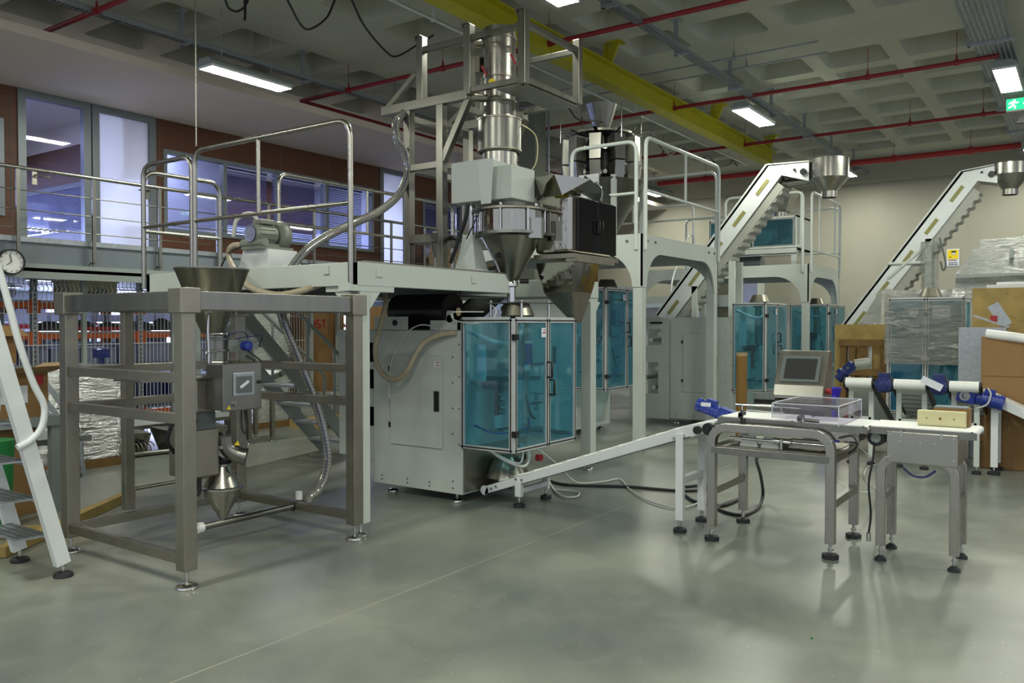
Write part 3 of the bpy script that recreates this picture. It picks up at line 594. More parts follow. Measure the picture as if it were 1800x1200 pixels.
for i, (x, y) in enumerate(((4.28, 4.36), (7.65, 4.38), (4.30, 6.44), (7.65, 6.9))):
    a = .05 if i != 1 else .06
    MB().box((x-a, y-a, .10), (x+a, y+a, 1.84)).build('leg', 'paint', pf, .006)
    MB().box((x-.16 if i != 1 else x-.12, y-.055, 1.79), (x+.30 if x < 5 else x+.1, y+.055, 1.835)).prism([(x+.05, y-.05, 1.79), (x+.16, y-.05, 1.79), (x+.05, y-.05, 1.66)], (0, .01, 0)).prism([(x-.045, y+.05, 1.79), (x-.045, y+.22, 1.79), (x-.045, y+.05, 1.62)], (.01, 0, 0)).box((x-.055, y-.05, 1.79), (x+.055, y+.30, 1.835)).build('bracket', 'paint', pf)
feet(pf, [(4.28, 4.36), (7.65, 4.38), (4.30, 6.44), (7.65, 6.9)], .11, .055)
for y in (4.62, 5.7): MB().box((DX0-.014, y-.03, 1.92), (DX0, y+.03, 1.98)).build('clip_plate', 'paint', pf)
for x in (4.42, 5.55): MB().box((x-.03, DY0-.014, 1.90), (x+.03, DY0, 1.96)).build('clip_plate', 'paint', pf)
def loop(par, pts, r=.021, mt='steel_bright', nm='railing', cr=.13):
    """rounded tube hoop through corner points"""
    P = [Vector(p) for p in pts]; Q = [P[0]]
    for i in range(1, len(P)-1):
        a = (P[i-1]-P[i]).normalized(); b = (P[i+1]-P[i]).normalized(); c = min(cr, (P[i-1]-P[i]).length*.45, (P[i+1]-P[i]).length*.45)
        s, e = P[i]+a*c, P[i]+b*c
        for k in range(6): t = k/5; Q.append(s*(1-t)**2+P[i]*2*t*(1-t)+e*t*t)
    Q.append(P[-1]); return MB().tube(Q, r, n=12, smooth=False).build(nm, mt, par)
def guard(par, a, b, z0, z1, mid, ups=(), r=.021, mt='steel_bright'):
    a = Vector((a[0], a[1], 0)); b = Vector((b[0], b[1], 0)); U = Vector((0, 0, 1))
    o = loop(par, [a+U*z0, a+U*z1, b+U*z1, b+U*z0], r, mt)
    MB().tube([a+U*mid, b+U*mid], r*.8, smooth=False).build('mid_rail', mt, o)
    for u in ups: p = a.lerp(b, u); MB().tube([p+U*(z0 if u < 0 else mid), p+U*z1], r*.8, smooth=False).build('upright', mt, o)
    return o
guard(pf, (4.17, 4.34), (4.17, 6.20), 1.85, 3.01, 2.42, (.55,)); guard(pf, (4.17, 6.24), (4.17, 6.97), 1.87, 2.97, 2.42)
guard(pf, (4.2, 7.02), (5.0, 7.02), 1.87, 2.93, 2.39); guard(pf, (5.72, 7.02), (8.6, 7.02), 1.87, 3.14, 2.62, (.45,))
# stair at the back of platform 1
stt = thing('platform_stair', 'grey stair with sloping rails behind the stainless stand, going down from the near platform', 'stair', (6.1, 7.4, 0))
for y in (7.15, 7.75):
    MB().bar((5.02, y, 2.0), (7.0, y, .02), .03, .15).build('stringer', 'grey_paint', stt)
    MB().tube([(5.75, y, 1.95), (6.9, y, 1.02), (7.0, y, .9), (6.95, y, .12)], .02, smooth=False).build('handrail', 'grey_paint', stt)
    for q in (.6, .8): MB().tube([(5.02+1.98*q, y, 2.0-1.98*q), (5.02+1.98*q, y, 2.62-1.72*q)], .016, smooth=False).build('upright', 'grey_paint', stt)
for k in range(8):
    z = 1.8-.23*k; x = 5.2+.23*k; MB().box((x-.1, 7.16, z-.03), (x+.1, 7.74, z)).build('tread', 'galv', stt)
# blower on the platform
bl = thing('vacuum_blower', 'grey side-channel blower with motor on a white box on the near platform', 'blower', (4.65, 5.7, 2.0))
bx = at(455, 485, z=2.0); bx = Vector((4.75, 5.95, 2.0))
MB().loft([(bx.x-.2, bx.y-.2, 2.0), (bx.x+.2, bx.y-.2, 2.0), (bx.x+.2, bx.y+.2, 2.0), (bx.x-.2, bx.y+.2, 2.0)], [(bx.x-.15, bx.y-.16, 2.20), (bx.x+.16, bx.y-.16, 2.20), (bx.x+.16, bx.y+.18, 2.20), (bx.x-.15, bx.y+.18, 2.20)]).build('base_box', 'paint_white', bl)
mz = 2.335
MB().lathe((bx.x-.20, bx.y, mz), [(0, 0), (.075, 0), (.088, .02), (.088, .22), (.06, .25), (0, .25)], 24, axis=(1, 0, 0)).build('motor', 'motor_grey', bl)
fn_ = MB()
for k in range(14): a = k*PI/7; fn_.bar((bx.x-.17, bx.y+math.cos(a)*.09, mz+math.sin(a)*.09), (bx.x+.0, bx.y+math.cos(a)*.09, mz+math.sin(a)*.09), .006, .012, up=(0, math.cos(a), math.sin(a)))
fn_.build('cooling_fins', 'motor_grey', bl)
MB().box((bx.x-.14, bx.y-.07, mz+.085), (bx.x+.0, bx.y+.07, mz+.13)).build('terminal_box', 'motor_grey', bl, .01)
MB().lathe((bx.x-.205, bx.y, mz), [(0, 0), (.06, .0), (.074, .012)], 20, axis=(-1, 0, 0)).build('fan_cover', 'lilac', bl)
MB().lathe((bx.x+.05, bx.y, mz+.0), [(0, 0), (.09, 0), (.125, .015), (.135, .04), (.135, .07), (.12, .10), (0, .10)], 28, axis=(1, 0, 0)).build('impeller_housing', 'motor_grey', bl)
MB().box((bx.x-.2, bx.y-.14, 2.20), (bx.x+.14, bx.y+.14, 2.225)).box((bx.x-.14, bx.y-.08, 2.225), (bx.x+.04, bx.y+.08, mz-.08)).build('foot_plate', 'motor_grey', bl)
MB().cyl((bx.x-.17, bx.y-.15, 2.255), (bx.x-.17, bx.y+.16, 2.255), .035, n=14).build('silencer', 'motor_grey', bl)
cable('suction_hose', [Vector((bx.x-.17, bx.y+.17, 2.245)), Vector((bx.x-.20, bx.y+.27, 2.24)), at(402, 450, Y=6.2), at(416, 480, X=4.13), at(440, 505, X=4.10), at(485, 518, X=4.10), at(530, 511, X=4.14), at(562, 500, X=4.3), at(590, 494, X=4.5)], .026, 'beige_hose', 'thick beige hose curling off the blower and under the near platform', 'hose')
cable('suction_hose', [Vector((bx.x-.06, bx.y+.05, mz+.10)), Vector((bx.x-.12, bx.y+.12, mz+.19)), Vector((bx.x-.2, bx.y+.2, mz+.13)), Vector((bx.x-.22, bx.y+.22, mz-.02))], .018, 'white_cable', 'short pale hose looping over the blower motor', 'hose')
cable('power_cord', [Vector((bx.x-.18, bx.y+.13, 2.24)), at(402, 445, Y=6.2), at(388, 470, Y=6.1), at(380, 485, X=4.3)], .007, 'black', 'black cord trailing from the blower over the platform edge')
# ---- stainless support frame and cage over the platform
cg = thing('steel_cage', 'tall stainless frame with an open cage at the top holding the vacuum loader', 'frame', (5.9, 4.9, 2.0))
XA, XB = 5.85, 6.75
def q5(x, y, X=XA): return at(x, y, X=X)
yl, ym, yr, y0 = 5.14, 4.58, 3.99, 5.57
def sq(a, b, w_=.07, nm='beam', mt='steel'): return MB().bar(a, b, w_, w_).build(nm, mt, cg, .003)
zc, zt_ = 3.62, 4.22
for y in (yl, ym, yr): sq((XA, y, zc-.02), (XA, y, zt_), .075, 'upright')
for y in (yl, yr): sq((XB, y, zc), (XB, y, zt_), .07, 'upright')
for y in (yl, ym, yr):
    MB().box((XA-.06, y-.03, zt_), (XA+.05, y+.05, zt_+.006)).box((XA-.05, y+.04, zt_-.03), (XA+.04, y+.05, zt_)).build('hook_plate', 'steel_bright', cg)
sq((XA, yl, 4.10), (XA, yr, 4.10), .05); sq((XB, yl, 4.12), (XB, yr, 4.12), .05); sq((XA, yr, 4.12), (XB, yr, 4.12), .05)
sq((XA, 5.62, zc-.02), (XA, ym, zc-.02), .085); sq((XB, 5.62, zc-.02), (XB, ym, zc-.02), .085)
sq((XA, ym, zc+.02), (XA, yr, zc+.02), .05); sq((XB, ym, zc+.02), (XB, yr, zc+.02), .05); sq((XA, yr, zc+.02), (XB, yr, zc+.02), .05)
sq((XA, 5.58, zc), (XA, 5.2, zc+.28), .05, 'brace'); sq((XB, 5.58, zc), (XB, 5.2, zc+.28), .05, 'brace')
for x, ya in ((XA, 4.90), (XB, 4.90), (XA, 5.30), (XB, 5.30)): sq((x, ya, 2.01), (x, ya, zc-.05), .075, 'post')
for x in (XA, XB):
    sq((x, 4.88, 3.05), (x, ym, zc-.05), .06, 'brace'); sq((x, 5.3, 3.02), (x, 4.9, 3.02), .06); sq((x, 5.3, 2.35), (x, 4.9, 2.35), .08)
for z in (3.02, 2.35): sq((XA, 4.9, z), (XB, 4.9, z), .06); sq((XA, 5.3, z), (XB, 5.3, z), .06)
sq((XA, 5.60, zc-.02), (XB, 5.60, zc-.02), .06); sq((XA, 4.9, zc-.02), (XB, 4.9, zc-.02), .06)
MB().box((XA, yr, 3.60), (XB, ym-.3, 3.612)).box((XA, 4.93, 2.02), (XB, 5.28, 2.05)).each('plate', 'steel', cg)
MB().cyl((6.0, 5.10, 2.31), (6.0, 5.10, 2.18), .05, .02, 14).cyl((6.0, 5.10, 2.18), (6.0, 5.10, 2.02), .022, n=12).cyl((6.0, 5.1, 2.4), (6.0, 5.1, 2.43), .035, n=12).build('screw_jack', 'steel', cg)
# vacuum loader + auger filler
lx, ly = 6.18, at(878, 200, X=6.18).y
vl = thing('vacuum_loader', 'tall stainless vacuum loader of stacked cylinders standing through the cage', 'loader', (lx, ly, 3.0))
def Z(y, X=6.18): return at(880, y, X=X).z
zz = dict(top=Z(52), r1=Z(70), r2=Z(122), r3=Z(138), r4=Z(180), r5=Z(212), r6=Z(266), b=Z(290))
cyp = MB().lathe((lx, ly, 0), [(0, zz['top']+.01), (.10, zz['top']+.01), (.148, zz['top']), (.15, zz['r1'])], 36).build('lid', 'steel', vl)
MB().lathe((lx, ly, 0), [(.15, zz['r1']), (.15, zz['r2']), (.15, zz['r3']), (.14, zz['r3'])], 36).build('upper_cylinder', 'steel_bright', vl)
MB().lathe((lx, ly, 0), [(.142, zz['r3']), (.145, zz['r4']), (.15, zz['r5'])], 36).build('middle_cylinder', 'steel_bright', vl)
MB().lathe((lx, ly, 0), [(.15, zz['r5']), (.20, zz['r5']-.01), (.20, zz['r6']), (.18, zz['r6']-.02)], 40).build('lower_cylinder', 'steel', vl)
MB().lathe((lx, ly, 0), [(.165, zz['r6']-.02), (.165, zz['b']-.18)], 32).build('neck', 'steel_bright', vl)
rg = MB()
for z, r in ((zz['r1'], .16), (zz['r4'], .155), (zz['r5'], .206), (zz['r6'], .206), (zz['r3'], .152)): rg.lathe((lx, ly, 0), [(r-.008, z-.01), (r, z-.007), (r, z+.007), (r-.008, z+.01)], 36)
rg.each('clamp_ring', 'steel_dull', vl)
for y, dx in ((4.52, -.02), (4.12, -.13)):
    MB().bar((lx+dx-.13, y, zz['r3']-.0), (lx+dx-.15, y+.04, zz['r3']+.09), .012, .02).build('lever', 'red', vl)
MB().cyl((lx-.1, ly+.14, zz['r1']-.03), (lx-.22, ly+.25, zz['r1']-.03), .04, n=14).box((lx-.12, ly+.14, zz['r2']-.02), (lx+.05, ly+.24, zz['r2']+.12)).cyl((lx-.05, ly+.2, zz['r2']+.04), (lx-.16, ly+.27, zz['r2']-.02), .03, n=12).build('vacuum_port', 'steel_dull', vl)
MB().cyl((lx-.12, ly+.05, zz['r4']+.02), (lx-.3, ly+.2, zz['r4']+.02), .035, n=14).build('inlet_pipe', 'steel_dull', vl)
MB().cyl((lx-.14, ly-.02, zz['r3']-.07), (lx-.16, ly-.03, zz['r3']-.07), .03, n=14).build('valve_cap', 'yellow_bright', vl)
cable('air_tube', [Vector((lx+.1, ly-.15, zz['r5']-.02)), Vector((lx+.18, ly-.28, zz['r5']-.14)), Vector((lx+.16, ly-.3, zz['r6']-.1)), Vector((lx+.1, ly-.22, zz['r6']-.25))], .006, 'cream', 'thin yellow air tube arching off the right of the vacuum loader')
def char_strokes(mb, txt, o, u, v, h, wd, n):
    G7 = {'M': [(0, 0, 0, 1), (0, 1, .4, .4), (.4, .4, .8, 1), (.8, 1, .8, 0)], 'P': [(0, 0, 0, 1), (0, 1, .6, 1), (.6, 1, .6, .5), (.6, .5, 0, .5)], '0': [(0, 0, 0, 1), (0, 1, .6, 1), (.6, 1, .6, 0), (.6, 0, 0, 0)],
          'I': [(.2, 0, .2, 1)], 'A': [(0, 0, .35, 1), (.35, 1, .7, 0), (.15, .4, .55, .4)], 'D': [(0, 0, 0, 1), (0, 1, .5, .8), (.5, .8, .5, .2), (.5, .2, 0, 0)], 'K': [(0, 0, 0, 1), (0, .5, .6, 1), (0, .5, .6, 0)],
          'T': [(.3, 0, .3, 1), (0, 1, .6, 1)], 'O': [(0, 0, 0, 1), (0, 1, .6, 1), (.6, 1, .6, 0), (.6, 0, 0, 0)], 'R': [(0, 0, 0, 1), (0, 1, .6, 1), (.6, 1, .6, .5), (.6, .5, 0, .5), (.2, .5, .6, 0)],
          'G': [(.6, .8, .6, 1), (.6, 1, 0, 1), (0, 1, 0, 0), (0, 0, .6, 0), (.6, 0, .6, .45), (.6, .45, .3, .45)], 'U': [(0, 1, 0, 0), (0, 0, .6, 0), (.6, 0, .6, 1)], 'S': [(.6, 1, 0, 1), (0, 1, 0, .5), (0, .5, .6, .5), (.6, .5, .6, 0), (.6, 0, 0, 0)],
          'E': [(.6, 1, 0, 1), (0, 1, 0, 0), (0, 0, .6, 0), (0, .5, .45, .5)], 'L': [(0, 1, 0, 0), (0, 0, .6, 0)], 'J': [(.6, 1, .6, 0), (.6, 0, 0, 0), (0, 0, 0, .3)], 'N': [(0, 0, 0, 1), (0, 1, .6, 0), (.6, 0, .6, 1)], ' ': []}
    x = 0; o = Vector(o); u = Vector(u); v = Vector(v)
    for ch in txt:
        for a, b, c, d in G7.get(ch, []): mb.bar(o+u*((x+a)*h)+v*(b*h), o+u*((x+c)*h)+v*(d*h), wd, .002, up=n)
        x += .95
    return mb
# auger filler head box, jar and cone
af = thing('auger_filler', 'auger filler with grey cabinets, ribbed stainless hopper and long cone above the machine', 'filler', (6.1, 4.25, 2.0))
fx, fy = 6.12, at(899, 400, X=6.12).y
p1_, p2_ = at(793, 287, X=5.80), at(858, 350, X=5.80)
b1 = MB().box((5.80, at(858, 300, X=5.8).y, at(830, 354, X=5.8).z), (6.15, p1_.y, p1_.z)).build('head_cabinet', 'paint', af, .006)
a1, a2 = at(862, 276, Y=4.10), at(921, 347, Y=4.10)
MB().box((5.86, 4.12, a2.z-.02), (6.22, 4.52, a1.z+.0)).build('head_cabinet', 'paint', af, .008)
MB().loft([(5.80, 4.40, a2.z-.06), (5.80, 4.30, a2.z-.06), (5.79, 4.30, a2.z-.06), (5.79, 4.40, a2.z-.06)], [(5.80, 4.44, a1.z+.03), (5.80, 4.27, a1.z+.06), (5.79, 4.27, a1.z+.06), (5.79, 4.44, a1.z+.03)]).build('cover_flap', 'paint_rail', af)
hz = lambda y: at(897, y, X=fx).z
MB().lathe((fx, fy, 0), [(0, hz(368)), (.32, hz(368)), (.335, hz(370)), (.335, hz(373)), (.30, hz(374))], 44).build('hopper_lid', 'steel_dull', af)
jar = MB()
n = 44; r0 = .295
jar.lathe((fx, fy, 0), [(r0, hz(371)), (r0, hz(410))], 44); jar.build('hopper_wall', 'mirror', af)
rb = MB()
for k in range(8): a = k*PI/4+.3; rb.cyl((fx+math.cos(a)*.315, fy+math.sin(a)*.315, hz(371)), (fx+math.cos(a)*.315, fy+math.sin(a)*.315, hz(412)), .010, n=8)
rb.each('tie_rod', 'chrome', af, 2)
MB().lathe((fx, fy, 0), [(.28, hz(409)), (.325, hz(410)), (.325, hz(415)), (.27, hz(418)), (.08, hz(488)), (.05, hz(494)), (.055, hz(500))], 44).build('cone', 'steel', af)
MB().lathe((fx, fy, 0), [(.055, hz(494)), (.062, hz(497)), (.062, hz(503)), (.04, hz(505)), (.038, hz(540)), (.0, hz(541))], 24).build('auger_tube', 'chrome', af)
MB().lathe((fx, fy, 0), [(.13, a2.z-.02), (.13, hz(366))], 28).build('drive_neck', 'paint', af)
for dx, dy in ((-.13, .16), (.1, -.2), (-.17, .0)): MB().lathe((fx+dx, fy+dy, 0), [(.022, hz(366)), (.022, a2.z-.03)], 12).build('bolt', 'chrome', af)
MB().cyl((5.93, 4.62, at(830, 354, X=5.8).z), (5.93, 4.62, 2.36), .028, n=14).build('lift_column', 'chrome', af)
MB().loft([(5.84, 4.50, 2.04), (6.02, 4.50, 2.04), (6.02, 4.74, 2.04), (5.84, 4.74, 2.04)], [(5.88, 4.57, 2.36), (5.98, 4.57, 2.36), (5.98, 4.67, 2.36), (5.88, 4.67, 2.36)]).box((5.74, 4.42, 2.0), (6.10, 4.86, 2.04)).build('pedestal', 'paint_rail', af)
MB().cyl((5.72, 4.36, 1.985), (5.84, 4.36, 1.985), .025, n=12).build('release_knob', 'red', af)
MB().tube([at(823, 358, X=5.8), at(818, 385, X=5.8), at(805, 425, X=5.8), at(792, 462, X=5.8)], .018).build('cable', 'black', af)
MB().tube([at(833, 357, X=5.82), at(838, 390, X=5.82), at(836, 420, X=5.8)], .006).tube([at(846, 365, X=5.8), at(832, 395, X=5.8), at(820, 420, X=5.8)], .006).cyl(at(780, 413, X=6.0), at(818, 424, X=5.9), .022, n=10).build('cable', 'black', af)
cc = hz(470)
MB().cyl((fx-.13, fy+.08, cc), (fx-.19, fy+.12, cc-.02), .018, n=10).cyl((fx+.1, fy-.12, hz(494)), (fx+.05, fy-.06, hz(494)), .022, n=8).cyl((fx-.12, fy+.0, hz(452)), (fx-.2, fy+.02, hz(452)), .022, n=10).build('cone_fitting', 'black', af)
MB().bar((fx-.2, fy+.14, hz(420)), (fx-.08, fy+.05, hz(490)), .03, .012).build('brace', 'steel_bright', af)
# ---- mirror-polished cabinet with its funnel
mc = thing('mirror_cabinet', 'mirror-polished feeder cabinet with two dark glass doors and a tapering chute', 'cabinet', (6.6, 3.95, 2.2))
c0 = at(1003, 415, X=6.25)           # near lower corner
mx0, my0 = 6.25, c0.y; zb_, zt2 = at(1003, 443, X=6.25).z, at(1003, 340, X=6.25).z
wB = at(1083, 440, Y=my0).x-mx0
yB = at(940, 400, X=mx0).y
MB().box((mx0, my0, zb_), (mx0+wB, yB, zt2)).build('body', 'mirror', mc, .03)
for k in range(2):
    xa = mx0+.10+(wB-.12)/2*k; d_ = MB().box((xa+.005, my0-.015, zb_+.02), (xa+(wB-.12)/2-.005, my0, zt2-.02)).build('door', 'dark_glass', mc, .004)
    xh = mx0+.10+(wB-.12)/2+(-.03 if k == 0 else .03); MB().tube([(xh, my0-.015, zb_+.20), (xh, my0-.05, zb_+.20), (xh, my0-.05, zb_+.32), (xh, my0-.015, zb_+.32)], .008, smooth=False).build('handle', 'black', d_)
MB().box((mx0-.02, my0-.04, zb_-.05), (mx0+wB-.03, yB, zb_-.01)).box((mx0+.0, my0-.05, zb_-.08), (mx0+wB*.85, my0+.05, zb_-.05)).build('tray', 'steel_dull', mc)
ch0 = [(mx0+.05, my0+.0, zb_-.08), (mx0+wB*.62, my0+.0, zb_-.08), (mx0+wB*.62, my0+.40, zb_-.08), (mx0+.05, my0+.40, zb_-.08)]
zc2 = at(1003, 512, X=6.3).z
ch1 = [(mx0+.10, my0+.05, zc2), (mx0+wB*.55, my0+.05, zc2), (mx0+wB*.55, my0+.35, zc2), (mx0+.10, my0+.35, zc2)]
MB().loft(ch0, ch1).build('chute', 'mirror', mc)
ch2 = [(mx0+.30, my0+.10, zc2-.28), (mx0+.36, my0+.10, zc2-.28), (mx0+.36, my0+.16, zc2-.28), (mx0+.30, my0+.16, zc2-.28)]
MB().loft(ch1, ch2).build('chute', 'steel_dull', mc)
ht = zt2
MB().loft([(mx0+.02, my0+.10, ht), (mx0+.3, my0+.10, ht), (mx0+.3, my0+.4, ht), (mx0+.02, my0+.4, ht)], [(mx0-.08, my0+.12, ht+.17), (mx0+.32, my0-.02, ht+.17), (mx0+.4, my0+.5, ht+.17), (mx0, my0+.55, ht+.17)], False).build('inlet_hopper', 'mirror', mc)
MB().add([(mx0+.25, my0+.0, ht+.19), (mx0+.65, my0-.05, ht+.05), (mx0+.68, my0+.1, ht-.0), (mx0+.3, my0+.12, ht+.08)], [(0, 1, 2, 3)]).add([(mx0+.25, my0+.0, ht+.195), (mx0+.65, my0-.05, ht+.055), (mx0+.68, my0+.1, ht+.005), (mx0+.3, my0+.12, ht+.085)], [(3, 2, 1, 0)]).build('scoop', 'dark_paint', mc)
MB().lathe((mx0-.16, my0+.28, zb_+.12), [(0, 0), (.085, 0), (.085, .17), (.09, .17), (.09, .178), (0, .178)], 24).build('bin', 'mirror', mc)
MB().tube([(mx0+.55, my0, ht), (mx0+.52, my0-.02, ht+.1), (mx0+.45, my0, ht+.16)], .012).build('handle', 'chrome', mc)
# ================================================================ vertical bagging machines
def rectframe(mb, o, u, v, n, W_, H_, t=.035, d=.03):
    """profile frame in the plane spanned by u,v"""
    o = Vector(o); u = Vector(u); v = Vector(v); n = Vector(n)
    for p, q in ((o+v*(t/2)+u*t, o+u*(W_-t)+v*(t/2)), (o+v*(H_-t/2)+u*t, o+u*(W_-t)+v*(H_-t/2))): mb.bar(p, q, d, t, up=v) if abs(v.z) > .5 else None
    for p, q in ((o+u*(t/2), o+u*(t/2)+v*H_), (o+u*(W_-t/2), o+u*(W_-t/2)+v*H_)): mb.bar(p, q, d, t, up=u)
    return mb
def glazed(name, par, o, u, W_, H_, t=.035, nrm=None, handle=None, hinge=None):
    u = Vector(u); v = Vector((0, 0, 1)); nrm = Vector(nrm); o = Vector(o)
    f = rectframe(MB(), o, u, v, nrm, W_, H_, t).build(name, 'alu', par)
    gr = MB()
    for q in (t*.5, W_-t*.5): gr.bar(o+u*q+nrm*.0165, o+u*q+nrm*.0165+v*H_, .003, t*.30, up=u)
    for q in (t*.5, H_-t*.5): gr.bar(o+v*q+nrm*.0165, o+u*W_+v*q+nrm*.0165, .003, t*.30, up=v)
    gr.build('profile_groove', 'black', f)
    MB().bar(o+u*t+v*(H_/2), o+u*(W_-t)+v*(H_/2), .006, H_-2*t).build('pane', 'poly_blue', f)
    if handle is not None:
        for k, (du, dz) in enumerate(handle):
            b = o+u*du+v*dz+nrm*.02; MB().tube([b, b+nrm*.045, b+nrm*.045-v*.13, b-v*.13], .011, smooth=False).build('handle', 'black', f)
    if hinge is not None:
        for dz in (H_*.14, H_*.86): b = o+u*hinge+v*dz; MB().cb(b+nrm*.02, (.045, .045, .05)).build('hinge', 'black', f)
    return f
def bagger(label, X, Y, zb, zt, ds, wf, db, ztb, loc_detail=1, foot_pts=None, group=None):
    """X,Y: near lower corner of the glazed guard; ds guard depth (y), wf front width (x), db body depth"""
    t = thing('bagging_machine', label, 'machine', (X, Y, 0)); H_ = zt-zb
    # body
    bd = MB().box((X, Y+ds, .08), (X+.018, Y+ds+db, ztb)).box((X+.018, Y+ds, .08), (X+wf, Y+ds+.018, ztb-.0)).box((X+wf-.018, Y+ds, .08), (X+wf, Y+ds+db, ztb)).box((X+.018, Y+ds+db-.018, .08), (X+wf-.018, Y+ds+db, ztb)).box((X, Y+ds, ztb-.01), (X+wf, Y+ds+db, ztb))
    bd.build('body', 'paint', t, .004)
    a, b = Y+ds+db*.20, Y+ds+db*.78
    zd0, zd1 = .08+(ztb-.08)*.27, .08+(ztb-.08)*.84
    d_ = MB().box((X-.018, a, zd0), (X-.006, b, zd1)).build('side_door', 'paint', t, .003); MB().box((X-.006, a+.006, zd0+.006), (X, b-.006, zd1-.006)).build('door_gasket', 'black', d_)
    MB().box((X-.026, a+.03, zd0+(zd1-zd0)*.40), (X-.018, a+.085, zd0+(zd1-zd0)*.62)).box((X-.038, a+.04, zd0+(zd1-zd0)*.42), (X-.026, a+.06, zd0+(zd1-zd0)*.46)).build('latch', 'black', d_)
    lb = MB().box((X-.020, a+.03, zd1-.10), (X-.018, a+.085, zd1-.045)).build('label', 'paper', d_); MB().box((X-.022, a+.035, zd1-.06), (X-.020, a+.06, zd1-.052)).box((X-.022, a+.035, zd1-.085), (X-.020, a+.06, zd1-.077)).build('print', 'red', lb)
    for z in (zd0+.15, zd1-.15): MB().box((X-.015, b+.0, z), (X+.002, b+.03, z+.045)).build('hinge', 'black', d_)
    sc = MB()
    for z in [.13, .19]+[zb+H_*q for q in (.1, .3, .5, .7, .9)]: sc.cyl((X-.004, Y+ds+.10, z), (X, Y+ds+.10, z), .008, n=8)
    for z in [zb+H_*q for q in (.02, .3, .55, .8)]: sc.cyl((X-.004, Y+ds+.03, z), (X, Y+ds+.03, z), .007, n=8)
    for q in (.35, .6, .9):
        for z in (.12, .155): sc.cyl((X-.004, Y+ds+db*q, z), (X, Y+ds+db*q, z), .008, n=8)
    sc.build('bolt', 'dark_paint', t)
    feet(t, foot_pts or [(X+.05, Y+ds+.06), (X+.05, Y+ds+db-.12), (X+wf-.06, Y+ds+.06)], .10, .05)
    # guard
    pt = .035
    fix = glazed('side_guard', t, (X, Y+ds, zb), (0, -1, 0), ds, H_, pt, (-1, 0, 0))
    f1 = glazed('front_door', t, (X, Y, zb), (1, 0, 0), wf*.52, H_, pt, (0, -1, 0), handle=[(wf*.52-.02, H_*.66)], hinge=.0)
    f2 = glazed('front_door', t, (X+wf*.52, Y, zb), (1, 0, 0), wf*.48, H_, pt, (0, -1, 0), handle=[(.02, H_*.52)])
    MB().box((X+wf*.40, Y-.022, zt-.16), (X+wf*.47, Y-.018, zt-.08)).build('label', 'paper', f1)
    MB().box((X+wf*.42, Y-.025, zt-.125), (X+wf*.46, Y-.022, zt-.115)).box((X+wf*.43, Y-.025, zt-.10), (X+wf*.46, Y-.022, zt-.095)).build('print', 'red', f1)
    fix2 = glazed('side_guard', t, (X+wf, Y+ds, zb), (0, -1, 0), ds, H_, pt, (1, 0, 0))
    MB().box((X, Y, zt), (X+wf, Y+.03, zt+.012)).box((X, Y, zt), (X+.03, Y+ds, zt+.012)).build('top_trim', 'alu', t)
    # inside
    cx, cy = X+wf*.46, Y+ds*.5; q = H_/1.1
    MB().box((X+.02, Y+ds-.02, zb), (X+wf-.02, Y+ds, zt)).build('back_plate', 'paint', t)
    MB().cyl((cx, cy, zb+H_*.52), (cx, cy, zt+.02), .065, n=24).build('forming_tube', 'steel', t)
    MB().cyl((cx, cy, zb+H_*.08), (cx, cy, zb+H_*.52), .055, n=20).build('film_tube', 'paint_rail', t)
    MB().lathe((cx, cy, 0), [(.075, zt-.06), (.15, zt+.03), (.10, zt+.14), (.09, zt+.14)], 26).build('forming_collar', 'steel_dull', t)
    MB().box((cx-.18, cy-.02, zb+H_*.50), (cx+.34, cy+.10, zb+H_*.53)).box((cx-.2, cy-.1, zb+H_*.1), (cx+.36, cy-.06, zb+H_*.13)).box((cx-.2, cy+.12, zb+H_*.1), (cx+.36, cy+.16, zb+H_*.13)).build('jaw_bar', 'steel_bright', t)
    rb = MB().box((X+.10, cy-.03, zb+H_*.26), (X+.15, cy+.0, zb+H_*.52)).build('pull_bracket', 'red', t)
    kn = MB()
    for k in range(4): kn.cyl((X+.14, cy-.08, zb+H_*(.29+.065*k)), (X+.14, cy-.03, zb+H_*(.29+.065*k)), .028, n=14)
    kn.each('roller', 'chrome', t, 2)
    MB().cyl((X+.16, Y+ds*.75, zb+H_*.50), (X+.16, Y+ds*.35, zb+H_*.50), .06, n=18).build('motor', 'black', t)
    MB().box((X+.06, Y+ds*.62, zb+H_*.52), (X+.075, Y+ds*.85, zb+H_*.80)).build('bracket_plate', 'paint_white', t)
    MB().box((X+wf*.30, cy+.12, zb+H_*.12), (X+wf*.50, cy+.14, zb+H_*.48)).build('inner_panel', 'paint_white', t)
    ct = MB().box((X+wf*.52, cy+.02, zb+H_*.58), (X+wf*.74, cy+.06, zb+H_*.82)).build('touch_panel', 'paint', t)
    MB().box((X+wf*.54, cy+.012, zb+H_*.63), (X+wf*.72, cy+.02, zb+H_*.80)).build('screen', 'blue', ct)
    MB().tube([(X+.03, Y+ds*.8, zb+H_*.18), (X+.12, cy, zb+H_*.12), (cx, cy-.1, zb+H_*.13), (cx+.1, cy-.05, zb+H_*.2)], .010).build('air_hose', 'blue', t)
    MB().tube([(X+.02, Y+ds*.9, zt-.10), (X+.1, Y+ds*.5, zt-.20), (X+.28, Y+ds*.3, zt-.20), (cx-.02, cy-.06, zt-.05), (cx, cy-.08, zt+.06)], .022).build('suction_hose', 'white_cable', t)
    MB().tube([(cx-.02, cy-.1, zb+H_*.4), (cx+.02, cy-.12, zb+H_*.25), (cx+.12, cy-.1, zb+H_*.2)], .012).build('cable', 'black', t)
    for z in (.30, .62): MB().box((cx+.22, cy-.02, zb+H_*z), (cx+.4, cy+.01, zb+H_*z+.02)).build('shelf_bar', 'steel', t)
    return t
